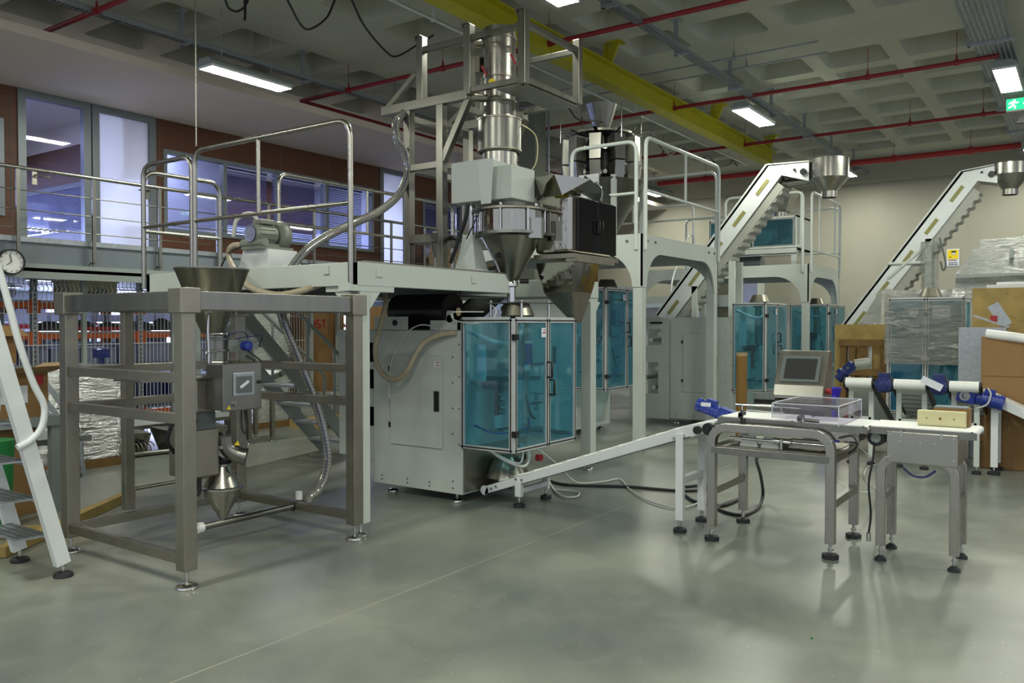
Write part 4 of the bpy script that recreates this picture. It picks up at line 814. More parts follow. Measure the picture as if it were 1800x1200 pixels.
m1 = bagger('nearest bagging machine, under the platform with the auger filler, blue guard doors closed', 5.54, 3.88, .49, 1.60, .54, .98, 1.05, 1.50, foot_pts=[(5.60, 4.52), (5.60, 5.28), (6.42, 4.5)])
sg = MB(); char_strokes(sg, 'GOE', (6.12, 4.02, .80), (0, 0, 1), (-1, 0, 0), .055, .012, (0, 1, 0)); sg.build('lettering', 'dark_paint', m1)
MB().box((5.54+.02, 4.4, .10), (5.54+.97, 4.42, .49)).build('skirt_panel', 'steel_dull', m1)
MB().box((5.545, 5.05, 1.50), (5.555, 5.46, 1.62)).box((5.545, 4.48, 1.50), (5.555, 4.78, 1.585)).cyl((5.55, 4.56, 1.60), (5.545, 4.56, 1.60), .035, n=16).prism([(5.545, 4.52, 1.58), (5.545, 4.60, 1.58), (5.545, 4.59, 1.67), (5.545, 4.53, 1.67)], (.012, 0, 0)).each('side_plate', 'paint', m1)
MB().cyl((5.535, 5.2, 1.565), (5.545, 5.2, 1.565), .03, n=6).build('adjusting_knob', 'black', m1)
for y0_, z0_ in ((5.40, .95), (5.40, 1.2), (5.40, .6)): MB().box((5.56, 5.465, z0_), (6.4, 5.62, z0_+.18)).build('rear_slot_box', 'black', m1)
MB().box((5.56, 5.46, .3), (6.4, 5.95, 1.5)).build('rear_housing', 'paint', m1)
MB().tube([(5.6, 4.2, .50), (5.66, 4.05, .40), (5.8, 3.95, .34), (5.95, 4.0, .42), (5.98, 4.1, .5)], .012).tube([(5.62, 4.25, .50), (5.68, 4.1, .42), (5.8, 4.0, .36), (5.93, 4.05, .44), (5.96, 4.1, .5)], .01).build('air_hose', 'white_cable', m1)
MB().tube([(6.0, 4.2, .5), (6.02, 4.1, .40), (6.05, 4.15, .34), (6.0, 4.3, .30)], .016).build('cable', 'black', m1)
MB().cyl((6.15, 4.05, .36), (6.15, 4.0, .36), .03, n=12).build('emergency_button', 'red', m1)
MB().lathe((5.98, 4.25, 0), [(0, .2), (.2, .2), (.16, .3), (.10, .38), (0, .40)], 20).build('discharge_chute', 'steel', m1)
fr_ = thing('film_roll', 'big black film roll lying on the back of the nearest bagging machine', 'film roll', (5.9, 5.3, 1.62))
ra = at(672, 556, X=5.62); rb_ = at(768, 555, X=5.62)
MB().cyl((5.85, ra.y, 1.668), (5.85, rb_.y, 1.668), .165, n=32).build('roll', 'film_black', fr_); MB().cyl((5.85, ra.y+.05, 1.655), (5.85, rb_.y-.06, 1.665), .04, n=14).build('core', 'chrome', fr_)
tag(MB().loft([(5.9, 4.62, 1.50), (5.9, 5.02, 1.50), (5.88, 5.02, 1.50), (5.88, 4.62, 1.50)], [(6.3, 4.50, 1.80), (6.3, 4.92, 1.80), (6.28, 4.92, 1.80), (6.28, 4.50, 1.80)]).build('film_guide_plate', 'black'), 'dark sloping film guide plate behind the nearest machine\'s guard', 'plate')
ff = thing('filling_table', 'small steel plate on rods over the nearest machine, under the auger tube', 'support', (6.1, 4.2, 1.6))
MB().box((5.86, 4.0, 1.735), (6.36, 4.4, 1.745)).build('plate', 'steel', ff)
for p in ((5.89, 4.04), (5.89, 4.37), (6.33, 4.04), (6.33, 4.37)): MB().cyl((p[0], p[1], 1.5), (p[0], p[1], 1.76), .012, n=10).build('rod', 'chrome', ff)
MB().lathe((6.12, at(899, 520, X=6.12).y, 0), [(.06, 1.745), (.10, 1.70), (.07, 1.60)], 18).build('cone', 'steel_dull', ff)
cable('suction_hose', [at(676, 508, X=5.5), at(678, 535, X=5.42), at(668, 575, X=5.4), at(660, 610, X=5.40), at(663, 640, X=5.40), at(678, 662, X=5.40), at(697, 666, X=5.40), at(715, 652, X=5.40), at(732, 620, X=5.42), at(748, 600, X=5.45), at(775, 588, X=5.48), at(802, 585, X=5.52)], .024, 'beige_hose', 'beige suction hose hanging in a loop against the side of the nearest machine', 'hose')
cable('air_tube', [at(769, 580, X=5.5), at(755, 572, X=5.48), at(735, 572, X=5.46), at(715, 585, X=5.46), at(698, 612, X=5.46), at(686, 645, X=5.46), at(684, 690, X=5.46), at(684, 700, X=5.46)], .006, 'white_cable', 'thin white air tube curving down the side door of the nearest machine')
cable('air_tube', [at(862, 535, X=5.8), at(872, 545, X=5.7), at(865, 560, X=5.6), at(835, 568, X=5.52), at(800, 563, X=5.5), at(793, 550, X=5.5), at(803, 548, X=5.5), at(850, 548, X=5.8)], .006, 'white_cable', 'thin white air tube looping over the top of the nearest guard')
m2 = bagger('second bagging machine, blue doors half hidden behind the posts of the taller platform', 9.75, 5.32, .66, 2.04, .54, 1.15, 1.0, 1.95, foot_pts=[(10.75, 5.95), (9.85, 6.7), (9.85, 5.95)])
m3 = bagger('bagging machine right of the taller platform posts, with a plain grey side door', 12.0, 3.90, .55, 1.86, .50, 1.0, 1.0, 1.66, foot_pts=[(12.06, 5.30), (12.06, 4.48), (12.9, 4.48)])
bf = thing('film_unwinder', 'grey film unwinder frame with cut-outs behind the third machine', 'machine frame', (12.05, 5.9, 0))
hh = MB(); y0_, y1_, z1_ = 5.42, 6.12, 1.66
for (a, b, c, d) in ((0, 1, .06, .45), (0, .28, .45, .95), (.72, 1, .45, .95), (0, 1, .95, 1.22), (0, .2, 1.22, 1.48), (.66, 1, 1.22, 1.48), (0, 1, 1.48, 1.66)):
    hh.box((12.02, y0_+(y1_-y0_)*a, c), (12.04, y0_+(y1_-y0_)*b, d))
hh.build('side_plate', 'paint', bf); MB().box((12.7, y0_, .06), (12.72, y1_, 1.64)).build('side_plate', 'paint', bf)
for z, y_ in ((.55, 5.7), (.7, 5.85), (.85, 5.65), (1.3, 5.75), (1.40, 5.6)): MB().cyl((12.04, y_, z), (12.7, y_, z), .035, n=14).build('roller', 'chrome', bf)
MB().box((12.0, 5.55, 1.56), (12.02, 5.75, 1.59)).cyl((11.98, 6.05, 1.35), (12.02, 6.05, 1.35), .02, n=8).build('slot_cover', 'black', bf)
m4 = bagger('farthest bagging machine, blue doors under the platform carrying the glazed weigher cabinet', 16.1, 4.05, .75, 1.92, .72, 1.2, 1.1, 1.85)
# machine 5 faces sideways, wrapped
m5 = bagger('bagging machine with two blue doors wrapped in cling film, at the right', 12.2, 1.36, .35, 1.90, .92, .9, .02, 1.82)
for ch in list(m5.children):
    if ch.name.split('.')[0] in ('side_door', 'bolt', 'label', 'front_door'): 
        for c2 in list(ch.children):
            for c3 in list(c2.children): bpy.data.objects.remove(c3)
            bpy.data.objects.remove(c2)
        bpy.data.objects.remove(ch)
glazed('front_door', m5, (12.17, 2.27, .35), (0, -1, 0), .46, 1.55, .035, (-1, 0, 0), hinge=.46); glazed('front_door', m5, (12.17, 1.81, .35), (0, -1, 0), .46, 1.55, .035, (-1, 0, 0))
MB().box((12.55, 1.38, .4), (12.57, 2.28, 1.85)).build('inner_panel', 'paint_white', m5)  # pale panel added behind the doors to lighten the dark interior
for y in (1.98, 1.66): MB().cyl((12.5, y, 1.22), (12.35, y, 1.22), .07, n=18).cyl((12.35, y, 1.22), (12.3, y, 1.22), .04, n=14).build('motor', 'black' if y < 1.8 else 'dark_paint', m5)
MB().tube([(12.4, 1.8, 1.22), (12.35, 1.7, 1.1), (12.35, 1.55, 1.0), (12.35, 1.45, 1.08), (12.4, 1.42, 1.2)], .012).build('cable', 'black', m5)
MB().box((12.14, 1.52, 1.62), (12.145, 1.73, 1.80)).build('paper_sheet', 'paper', m5)
MB().box((12.14, 1.90, 1.69), (12.145, 2.0, 1.76)).build('label', 'paper', m5)
MB().box((12.06, 1.33, 1.02), (12.075, 2.30, 1.86)).build('stretch_film', 'wrap', m5)
# ================================================================ taller platforms
def archplat(label, X0, X1, Y0, Y1, zt, zd, name='work_platform', r=.55, lw=.13):
    t = thing(name, label, 'platform', ((X0+X1)/2, (Y0+Y1)/2, 0))
    def side(axis, a0, a1, c):
        """edge plate with curved knees at both ends"""
        pts = [(a0, zt), (a1, zt)]
        n = 8
        pts += [(a1, zt-zd-r)] + [(a1-lw-r+r*math.cos(k/n*PI/2), zt-zd-r+r*math.sin(k/n*PI/2)) for k in range(n+1)]
        pts += [(a0+lw+r-r*math.sin(k/n*PI/2), zt-zd-r+r*math.cos(k/n*PI/2)) for k in range(n+1)] + [(a0, zt-zd-r)]
        P3 = [(a, c, z) if axis == 'x' else (c, a, z) for a, z in pts]
        mb = MB().prism(P3, (0, .02, 0) if axis == 'x' else (.02, 0, 0)); mb.build('arched_beam', 'paint', t)
    side('x', X0, X1, Y0); side('y', Y0, Y1, X0); side('x', X0, X1, Y1-.02); side('y', Y0, Y1, X1-.02)
    MB().box((X0+.02, Y0+.02, zt-.05), (X1-.02, Y1-.02, zt-.02)).build('deck', 'dark_paint', t)
    L = [(X0+lw/2, Y0+lw/2), (X1-lw/2, Y0+lw/2), (X0+lw/2, Y1-lw/2), (X1-lw/2, Y1-lw/2)]
    for x, y in L: MB().box((x-lw/2+.005, y-lw/2+.005, .09), (x+lw/2-.005, y+lw/2-.005, zt-.05)).box((x-lw/2-.004, y-lw/2-.004, zt-zd-r), (x+lw/2+.004, y+lw/2+.004, zt-zd-r+.012)).build('leg', 'paint', t, .006)
    feet(t, L, .10, .06)
    return t
p2 = archplat('taller pale grey platform with curved knees carrying the multihead weigher', 9.0, 11.45, 4.42, 7.2, 2.64, .22, r=.42)
guard(p2, (9.0, 4.50), (9.0, 5.40), 2.45, 3.75, 3.13, (), .024, 'paint_rail'); guard(p2, (9.05, 4.40), (11.42, 4.40), 2.45, 3.80, 3.16, (.5,), .024, 'paint_rail')
guard(p2, (9.0, 6.2), (9.0, 7.1), 2.45, 3.6, 3.05, (), .02, 'paint_rail'); guard(p2, (11.45, 4.45), (11.45, 7.1), 2.45, 3.75, 3.1, (.5,), .02, 'paint_rail'); guard(p2, (9.1, 7.22), (11.4, 7.22), 2.45, 3.75, 3.1, (.5,), .02, 'paint_rail')
bo = MB()
for x, y in ((9.14, 4.41), (9.36, 4.41), (11.1, 4.41), (11.3, 4.41)): bo.cyl((x, y-.004, 2.56), (x, y+.01, 2.56), .016, n=8)
for y in (4.62, 4.85): bo.cyl((8.985, y, 2.56), (9.01, y, 2.56), .016, n=8)
bo.build('bolt', 'dark_paint', p2)
p3 = archplat('farthest pale grey platform carrying the glazed weigher cabinet', 15.3, 17.5, 4.2, 7.6, 2.65, .22, r=.48)
guard(p3, (15.28, 4.30), (15.28, 5.75), 2.5, 3.95, 2.97, (.02,), .026, 'paint_rail'); guard(p3, (15.4, 4.18), (17.48, 4.18), 2.5, 3.95, 2.9, (.25, .8), .024, 'paint_rail')
guard(p3, (17.5, 4.2), (17.5, 7.5), 2.5, 3.9, 3.0, (.5,), .022, 'paint_rail'); guard(p3, (15.28, 6.4), (15.28, 7.5), 2.5, 3.9, 3.0, (), .022, 'paint_rail')
ls = thing('access_ladder', 'white ladder leaning up to the farthest platform behind the grey posts', 'ladder', (14.3, 5.9, 0))
for y in (5.85, 6.35): MB().bar((14.2, y, 1.3), (15.2, y, 2.75), .03, .08).tube([(14.2, y, .05), (14.2, y, 1.34)], .02, smooth=False).tube([(14.15, y, 1.9), (14.2, y, 2.4), (14.9, y, 3.2), (15.2, y, 3.2), (15.2, y, 2.7)], .018).build('side_rail', 'paint_white', ls)
for k in range(6): MB().box((14.2+.16*k, 5.86, 1.38+.23*k), (14.34+.16*k, 6.34, 1.40+.23*k)).build('tread', 'galv', ls)
# weigher cabinet on platform 3
wc = thing('weigher_cabinet', 'white cabinet with blue glazed doors standing on the farthest platform', 'cabinet', (16.1, 5.0, 2.65))
X_, ya, yb, z0, z1 = 15.6, 4.5, 6.2, 2.95, 3.58
MB().box((X_, ya, z0), (X_+1.0, ya+.03, z1)).box((X_, yb-.03, z0), (X_+1.0, yb, z1)).box((X_, ya, z1-.03), (X_+1, yb, z1)).box((X_, ya, z0), (X_+1, yb, z0+.03)).box((X_+.97, ya, z0), (X_+1, yb, z1)).build('body', 'paint_rail', wc)
for a in (ya+.0, ya+.86): glazed('door', wc, (X_, a+.84, z0+.06), (0, -1, 0), .80, z1-z0-.09, .03, (-1, 0, 0))
MB().box((X_-.01, ya, z0-.06), (X_+.03, yb, z0+.04)).build('lower_rail', 'paint_rail', wc)
for y in (ya+.06, yb-.06): MB().box((X_+.03, y-.05, 2.64), (X_+.13, y+.05, 2.95)).build('leg', 'paint_rail', wc)
MB().box((X_+.3, ya+.45, z0+.03), (X_+.8, ya+.9, z1-.1)).cyl((X_+.3, ya+.6, 3.2), (X_+.1, ya+.6, 3.2), .12, n=18).box((X_+.2, ya+.1, z0+.03), (X_+.4, ya+.35, z0+.22)).build('mechanism', 'dark_paint', wc)
MB().cyl((X_+.5, ya+.8, 2.75), (X_+.5, yb-.3, 2.75), .14, n=20).build('drum', 'galv', wc)
MB().cyl((X_+.45, ya+.45, z1), (X_+.45, ya+.45, z1+.14), .13, n=24).loft([(X_+.3, ya+.3, z1+.14), (X_+.6, ya+.3, z1+.14), (X_+.6, ya+.6, z1+.14), (X_+.3, ya+.6, z1+.14)], [(X_+.2, ya+.15, z1+.55), (X_+.75, ya+.15, z1+.55), (X_+.75, ya+.8, z1+.55), (X_+.2, ya+.8, z1+.55)], False).build('infeed_funnel', 'steel_bright', wc)
# ================================================================ multihead weigher on platform 2
wg = thing('multihead_weigher', 'multihead weigher with ten steel buckets around a cone on the taller platform', 'weigher', (10.0, 5.5, 2.64))
wx, wy = 10.25, at(1057, 300, X=10.25).y
MB().lathe((wx, wy, 0), [(0, 3.62), (.30, 3.62), (.34, 3.9), (.28, 4.05), (.12, 4.22), (0, 4.25)], 30).build('core', 'black', wg)
MB().lathe((wx, wy, 0), [(.10, 4.27), (.22, 4.62), (.225, 4.62), (.105, 4.26)], 30).build('feed_funnel', 'steel', wg)
MB().lathe((wx, wy, 0), [(0, 4.18), (.45, 4.18), (.45, 4.21), (0, 4.23)], 30).build('top_disc', 'steel_dull', wg)
for k in range(10):
    a = 2*PI*k/10+.35; c, s_ = math.cos(a), math.sin(a)
    def pt(r, tw, z): return (wx+c*r-s_*tw, wy+s_*r+c*tw, z)
    b = MB().loft([pt(.40, -.085, 3.50), pt(.40, .085, 3.50), pt(.53, .07, 3.52), pt(.53, -.07, 3.52)], [pt(.38, -.085, 3.74), pt(.38, .085, 3.74), pt(.56, .075, 3.76), pt(.56, -.075, 3.76)])
    b.loft([pt(.38, -.085, 3.78), pt(.38, .085, 3.78), pt(.56, .075, 3.78), pt(.56, -.075, 3.78)], [pt(.36, -.095, 4.10), pt(.36, .095, 4.10), pt(.55, .08, 4.12), pt(.55, -.08, 4.12)])
    b.build('bucket', 'steel', wg)
    MB().bar(pt(.3, 0, 4.15), pt(.58, 0, 4.20), .05, .012).build('arm', 'chrome', wg)
    for z in (3.95, 3.62): MB().cyl(pt(.44, .12, z), pt(.30, .12, z), .03, n=10).build('stepper', 'chrome', wg)
for k in range(4):
    a = 2*PI*k/4+.95; x, y = wx+math.cos(a)*.62, wy+math.sin(a)*.62
    MB().cyl((x, y, 4.05), (x, y, 4.52), .009, n=8).tube([(x, y, 4.2), (wx+math.cos(a)*.3, wy+math.sin(a)*.3, 4.22)], .012, smooth=False).build('sensor_rod', 'chrome', wg)
MB().lathe((wx, wy, 0), [(.62, 3.52), (.64, 3.52), (.16, 2.72), (.15, 2.66), (.14, 2.66), (.15, 2.73)], 8).build('collecting_funnel', 'steel', wg)
for k in range(4):
    a = PI/4+k*PI/2; x, y = wx+math.cos(a)*.6, wy+math.sin(a)*.6; MB().box((x-.03, y-.03, 2.64), (x+.03, y+.03, 3.55)).build('frame_post', 'paint_rail', wg)
MB().box((wx-.62, wy-.3, 3.1), (wx-.6, wy+.0, 3.55)).build('perforated_tray', 'white_plastic', wg)
# ================================================================ inclined bucket elevators
def elevator(label, X, W_, lo, kn, hd, th, hop_y, hop_z, stand=()):
    t = thing('inclined_elevator', label, 'conveyor', (X+W_/2, (lo[0]+kn[0])/2, 0)); D3 = lambda y, z, x=X: (x, y, z)
    dy, dz = kn[0]-lo[0], kn[1]-lo[1]; L = math.hypot(dy, dz); ny, nz = dz/L*th, -dy/L*th
    if nz > 0: ny, nz = -ny, -nz
    for x in (X, X+W_-.02):
        MB().prism([D3(lo[0], lo[1], x), D3(kn[0], kn[1], x), D3(kn[0]+ny, kn[1]+nz, x), D3(lo[0]+ny, lo[1]+nz, x)], (.02, 0, 0)).prism(
            [D3(kn[0], kn[1], x), D3(hd[0], hd[1], x), D3(hd[0], hd[1]-th, x), D3(kn[0]+ny, kn[1]+nz, x)], (.02, 0, 0)).build('side_plate', 'paint_white', t)
    MB().prism([D3(lo[0]-ny*.1, lo[1]-nz*.1), D3(kn[0]-ny*.1, kn[1]-nz*.1), D3(kn[0]+ny*.12, kn[1]+nz*.12), D3(lo[0]+ny*.12, lo[1]+nz*.12)], (W_, 0, 0)).prism([D3(kn[0], kn[1]+.02), D3(hd[0], hd[1]+.02), D3(hd[0], hd[1]-.01), D3(kn[0], kn[1]-.02)], (W_, 0, 0)).build('top_cover', 'paint_rail', t)
    sl = MB(); n = int(L/.55)
    for i in range(n):
        q0, q1 = (i+.25)/n, (i+.72)/n
        a = Vector(D3(lo[0]+dy*q0+ny*.55, lo[1]+dz*q0+nz*.55, X-.003)); b = Vector(D3(lo[0]+dy*q1+ny*.55, lo[1]+dz*q1+nz*.55, X-.003))
        sl.bar(a, b, .006, th*.20, up=(0, nz, -ny)) 
    for o_ in ():
        pass
    sl.each('slot_window', 'olive', t)
    MB().bar(D3(lo[0]+ny*1.05, lo[1]+nz*1.05, X+W_/2), D3(kn[0]+ny*1.05, kn[1]+nz*1.05, X+W_/2), W_*.94, .01, up=(0, -ny, -nz)).build('drip_tray', 'steel', t)
    wv = MB(); m = int(L/.15); xm = X+W_/2
    wv.bar((xm, lo[0]+ny*1.25, lo[1]+nz*1.25), (xm, kn[0]+ny*1.25-dy*.04, kn[1]+nz*1.25-dz*.04), W_-.03, .14, up=(0, -ny, -nz))
    for i in range(m):
        q = (i+.5)/m*.95; c = Vector((X+.02, lo[0]+dy*q+ny*1.44, lo[1]+dz*q+nz*1.44)); wv.cyl(c, c+Vector((W_-.04, 0, 0)), .05, n=12)
    wv.build('cleated_belt', 'belt_grey', t)
    MB().cyl(D3(hd[0]+.08, hd[1]-th*.5, X-.03), D3(hd[0]+.08, hd[1]-th*.5, X), .05, n=16).cyl(D3(hd[0]+.22, hd[1]-th*.35, X-.02), D3(hd[0]+.22, hd[1]-th*.35, X), .02, n=8).build('drive_bearing', 'black', t)
    hx_ = X+W_/2; r = W_*.70
    MB().lathe((hx_, hop_y, 0), [(r, hop_z[0]), (r, hop_z[1]), (.115, hop_z[2]), (.115, hop_z[3]), (.11, hop_z[3]), (.11, hop_z[2])], 28).build('head_hopper', 'steel_bright', t)
    MB().tube([(hx_, kn[0]-.2, hop_z[1]-.02), (hx_, hop_y+r*.8, hop_z[1]-.0)], .07, smooth=False, n=14).build('return_chute', 'steel_bright', t)
    for (y, z, zz0) in stand:
        for x in (X+.03, X+W_-.03): MB().box((x-.03, y-.05, zz0), (x+.03, y+.05, z)).build('stand_post', 'paint_rail', t)
    return t
e1 = elevator('nearer white inclined elevator rising behind the taller platform to a steel head hopper', 13.3, .42, (6.25, 1.72), (4.32, 4.12), (3.66, 4.10), .30, 3.40, (4.14, 3.84, 3.64, 3.54), [(5.55, 2.2, 0), (4.9, 2.6, 0)])
e2 = elevator('farther white inclined elevator against the beige wall, right of the glazed cabinet', 15.5, .42, (3.68, 1.50), (1.80, 4.08), (1.28, 4.14), .30, 1.12, (4.16, 3.98, 3.75, 3.66), [(2.28, 3.0, 0)])
MB().tube([(15.5, 2.9, 2.6), (15.5, 2.3, 2.6)], .03, smooth=False).tube([(15.5, 2.9, 2.35), (15.5, 2.3, 2.9)], .03, smooth=False).build('brace', 'paint_rail', e2)
MB().box((15.44, 2.18, 1.9), (15.98, 2.38, 2.95)).build('film_wrap', 'wrap', e2)
MB().tube([(15.42, 2.1, 3.0), (15.4, 2.05, 2.8), (15.4, 2.0, 2.55), (15.4, 2.04, 2.45), (15.4, 2.08, 2.6)], .015).build('cable', 'dark_paint', e2)
# ================================================================ infeed conveyor rising to the checkweigher
def gearmotor(par, c, d, L=.22, r=.055, nm='motor', mt='blue', gear=True, sc=1.):
    """geared motor: ribbed body along d, flange box and terminal box"""
    c = Vector(c); d = Vector(d).normalized(); _, sd, up = frame(d)
    prof = [(0, 0), (r*.9, 0), (r, .01)]
    for k in range(6): q = .02+L*.75*k/6; prof += [(r, q), (r, q+L*.06), (r*.93, q+L*.065), (r*.93, q+L*.12)]
    prof += [(r*1.05, L*.82), (r*1.05, L*.97), (r*.8, L), (0, L)]
    o = MB().lathe(c, prof, 20, axis=d).build(nm, mt, par)
    MB().bar(c+d*L*.25+up*r*1.15, c+d*L*.62+up*r*1.15, r*1.3, r*.7, up=up).build('terminal_box', mt, o)
    if gear:
        g = c-d*(r*1.1); MB().bar(g-d*r*1.1, g+d*r*1.1, r*1.9, r*2.0, up=up).cyl(g-sd*r*1.2, g+sd*r*1.2, r*.9, n=16).build('gearbox', mt, o)
        MB().cyl(g-sd*r*1.35, g-sd*r*1.1, r*.35, n=12).cyl(g+sd*r*1.1, g+sd*r*1.35, r*.35, n=12).build('shaft', 'chrome', o)
    return o
ic = thing('incline_conveyor', 'narrow white inclined cleated conveyor from under the nearest machine up to the checkweigher', 'conveyor', (5.95, 3.2, 0))
xa, xb = 5.74, 6.16; A = Vector((0, 4.33, .10)); B = Vector((0, 2.42, .765)); C_ = Vector((0, 2.24, .80))
for x in (xa, xb-.012):
    MB().prism([(x, A.y, A.z-.035), (x, B.y, B.z-.05), (x, B.y, B.z+.04), (x, A.y-.03, A.z+.045)], (.012, 0, 0)).prism([(x, B.y, B.z-.05), (x, C_.y, C_.z-.02), (x, C_.y, C_.z+.035), (x, B.y, B.z+.04)], (.012, 0, 0)).cyl((x, A.y, A.z+.0), (x+.012, A.y, A.z), .042, n=18).build('side_plate', 'paint_white', ic)
    xs = x-.006 if x == xa else x+.014
    MB().bar((xs, A.y-.02, A.z-.03), (xs, B.y, B.z-.045), .006, .016, up=(1, 0, 0)).build('belt_edge', 'black', ic)
bt = MB().bar((xa+.012, 0, 0), (xa+.012, 0, 0), .01, .01) if 0 else MB()
bt.prism([(xa+.012, A.y, A.z+.03), (xa+.012, B.y, B.z+.045), (xa+.012, C_.y, C_.z+.045), (xa+.012, C_.y, C_.z+.03), (xa+.012, B.y, B.z+.03), (xa+.012, A.y, A.z+.015)], (xb-xa-.024, 0, 0))
bt.cyl((xa+.012, A.y, A.z), (xb-.012, A.y, A.z), .035, n=16)
for k in range(1, 12): p = A.lerp(B, k/12); bt.prism([(xa+.02, p.y, p.z+.04), (xa+.02, p.y-.035, p.z+.052), (xa+.02, p.y-.03, p.z+.062), (xa+.02, p.y+.03, p.z+.040)], (xb-xa-.04, 0, 0))
bt.build('belt', 'belt', ic)
for x in (xa, xb):
    sx_ = .022
    MB().box((x-sx_, 3.93, .09), (x+sx_, 3.99, .22)).build('leg', 'paint_white', ic, .003); MB().box((x-sx_, 2.47, .09), (x+sx_, 2.53, .74)).build('leg', 'paint_white', ic, .003)
    so = MB()
    for y, z in ((3.93, .235), (3.99, .235), (2.55, .70), (2.47, .72), (4.2, .15), (4.25, .125)): so.cyl((x-.012 if x == xa else x+.004, y, z), (x if x == xa else x+.012, y, z), .011, n=8)
    so.build('bolt', 'chrome', ic)
MB().box((xa, 2.475, .36), (xb, 2.525, .41)).box((xa, 3.935, .12), (xb, 3.985, .16)).each('cross_bar', 'paint_white', ic)
feet(ic, [(xa, 3.96), (xb, 3.96), (xa, 2.5), (xb, 2.5)], .10, .05, 'rubber', True)
MB().cyl((xa-.04, 2.27, .79), (xa, 2.27, .79), .045, n=20).cyl((xa-.05, 2.27, .79), (xa-.04, 2.27, .79), .02, n=12).cyl((xa-.03, 2.36, .775), (xa, 2.36, .775), .03, n=14).build('drive_bearing', 'black', ic)
mo = gearmotor(ic, (xb+.02, 2.36, .86), (0, .93, .0+.3), .20, .052)
MB().box((xb-.03, 2.42, .91), (xb-.026, 2.50, .94)).build('nameplate', 'paper', mo)
MB().tube([(xb, 2.30, .83), (xb+.1, 2.18, .86), (xb+.16, 2.14, .87)], .022).build('cable_gland', 'blue_dark', ic)
# ================================================================ checkweigher stand
def archframe(par, X, y0, y1, z, leg=.06, r=.11, n='frame', mt='steel_bright', depth=.05):
    """square tube hoop lying in the plane X: up, round the bend, across, down"""
    P = [Vector((X, y0, .10)), Vector((X, y0, z-r))]
    for k in range(1, 7): a = k/7*PI/2; P.append(Vector((X, y0+r-r*math.cos(a), z-r+r*math.sin(a))))
    s_ = 1 if y1 > y0 else -1
    P = [Vector((X, y0, .10)), Vector((X, y0, z-r))]+[Vector((X, y0+s_*(r-r*math.cos(k/6*PI/2)), z-r+r*math.sin(k/6*PI/2))) for k in range(1, 7)]
    P += [Vector((X, y1-s_*(r-r*math.cos(k/6*PI/2)), z-r+r*math.sin(k/6*PI/2))) for k in range(6, 0, -1)]+[Vector((X, y1, z-r)), Vector((X, y1, .10))]
    return MB().tube(P, leg*.707, n=4, smooth=False, sq=True).build(n, mt, par, .004)
cw = thing('checkweigher', 'stainless checkweigher with white belts, arched legs and clear plastic cover', 'conveyor', (6.0, 1.75, 0))
for X in (5.66, 6.31): archframe(cw, X, 2.22, 1.40, .82)
for X in (5.66, 6.31): MB().box((X-.03, 1.40, .63), (X+.03, 2.22, .68)).build('rail', 'steel', cw, .003)
for y in (2.22, 1.40): MB().box((5.66, y-.025, .63), (6.31, y+.025, .68)).box((5.66, y-.025, .33), (6.31, y+.025, .385)).build('rail', 'steel', cw, .003)
MB().box((5.68, 1.42, .675), (6.29, 2.20, .685)).build('tray', 'steel_dull', cw)
for y in (2.22, 1.40):
    for X in (5.66, 6.31):
        f = MB().lathe((X, y, 0), [(0, 0), (.055, 0), (.055, .03), (.03, .036), (0, .036)], 6).build('foot', 'rubber', cw); MB().cyl((X, y, .03), (X, y, .11), .011, n=8).cyl((X, y, .055), (X, y, .07), .02, n=6).build('stem', 'chrome', f)
def beltdeck(par, x0, x1, y0, y1, z, side='steel', seg=None):
    b = MB(); r = .022
    b.box((x0+.012, min(y0, y1)+r, z-.008), (x1-.012, max(y0, y1)-r, z)).cyl((x0+.012, min(y0, y1)+r, z-r), (x1-.012, min(y0, y1)+r, z-r), r, n=18).cyl((x0+.012, max(y0, y1)-r, z-r), (x1-.012, max(y0, y1)-r, z-r), r, n=18)
    o = b.build('belt', 'belt', par)
    MB().box((x0, y0, z-.05), (x0+.012, y1, z-.006)).box((x1-.012, y0, z-.05), (x1, y1, z-.006)).box((x0+.012, min(y0, y1)+.05, z-.045), (x1-.012, max(y0, y1)-.05, z-.02)).build('side_rail', side, par)
    return o
beltdeck(cw, 5.76, 6.20, 2.22, 1.66, .885); beltdeck(cw, 5.72, 6.16, 1.65, 1.19, .885)
MB().box((5.72, 1.24, .78), (6.14, 1.55, .836)).build('load_cell_housing', 'steel_bright', cw)
MB().box((5.8, 1.5, .685), (6.1, 1.62, .78)).box((5.74, 1.46, .70), (5.80, 1.70, .76)).build('weigh_block', 'steel_dull', cw)
for y in (2.05, 1.9): MB().prism([(5.75, y, .685), (5.75, y-.13, .685), (5.75, y-.11, .76), (5.75, y-.02, .76)], (.02, 0, 0)).build('bracket', 'paint_rail', cw)
MB().cyl((5.74, 2.12, .74), (5.74, 1.45, .735), .010, n=10).cyl((5.72, 1.80, .745), (5.72, 1.68, .74), .022, n=14).cyl((5.7, 1.74, .76), (5.7, 1.74, .69), .012, n=10).build('adjusting_spindle', 'chrome', cw)
MB().tube([(6.22, 2.25, .93), (6.22, 1.75, .93)], .011, smooth=False).tube([(6.18, 2.15, .90), (6.15, 1.85, .895)], .008, smooth=False).cyl((6.22, 2.2, .93), (6.22, 2.2, .82), .009, n=8).cyl((6.22, 1.9, .95), (6.22, 1.9, .86), .006, n=8).build('guide_rail', 'chrome', cw)
for y in (2.03, 1.62): MB().cyl((5.73, y, .94), (5.73, y, .80), .008, n=8).cyl((5.70, y, .915), (5.78, y, .915), .016, n=12).cyl((5.715, y, .90), (5.70, y, .90), .018, n=10).build('guide_clamp', 'black' if y > 2 else 'steel', cw)
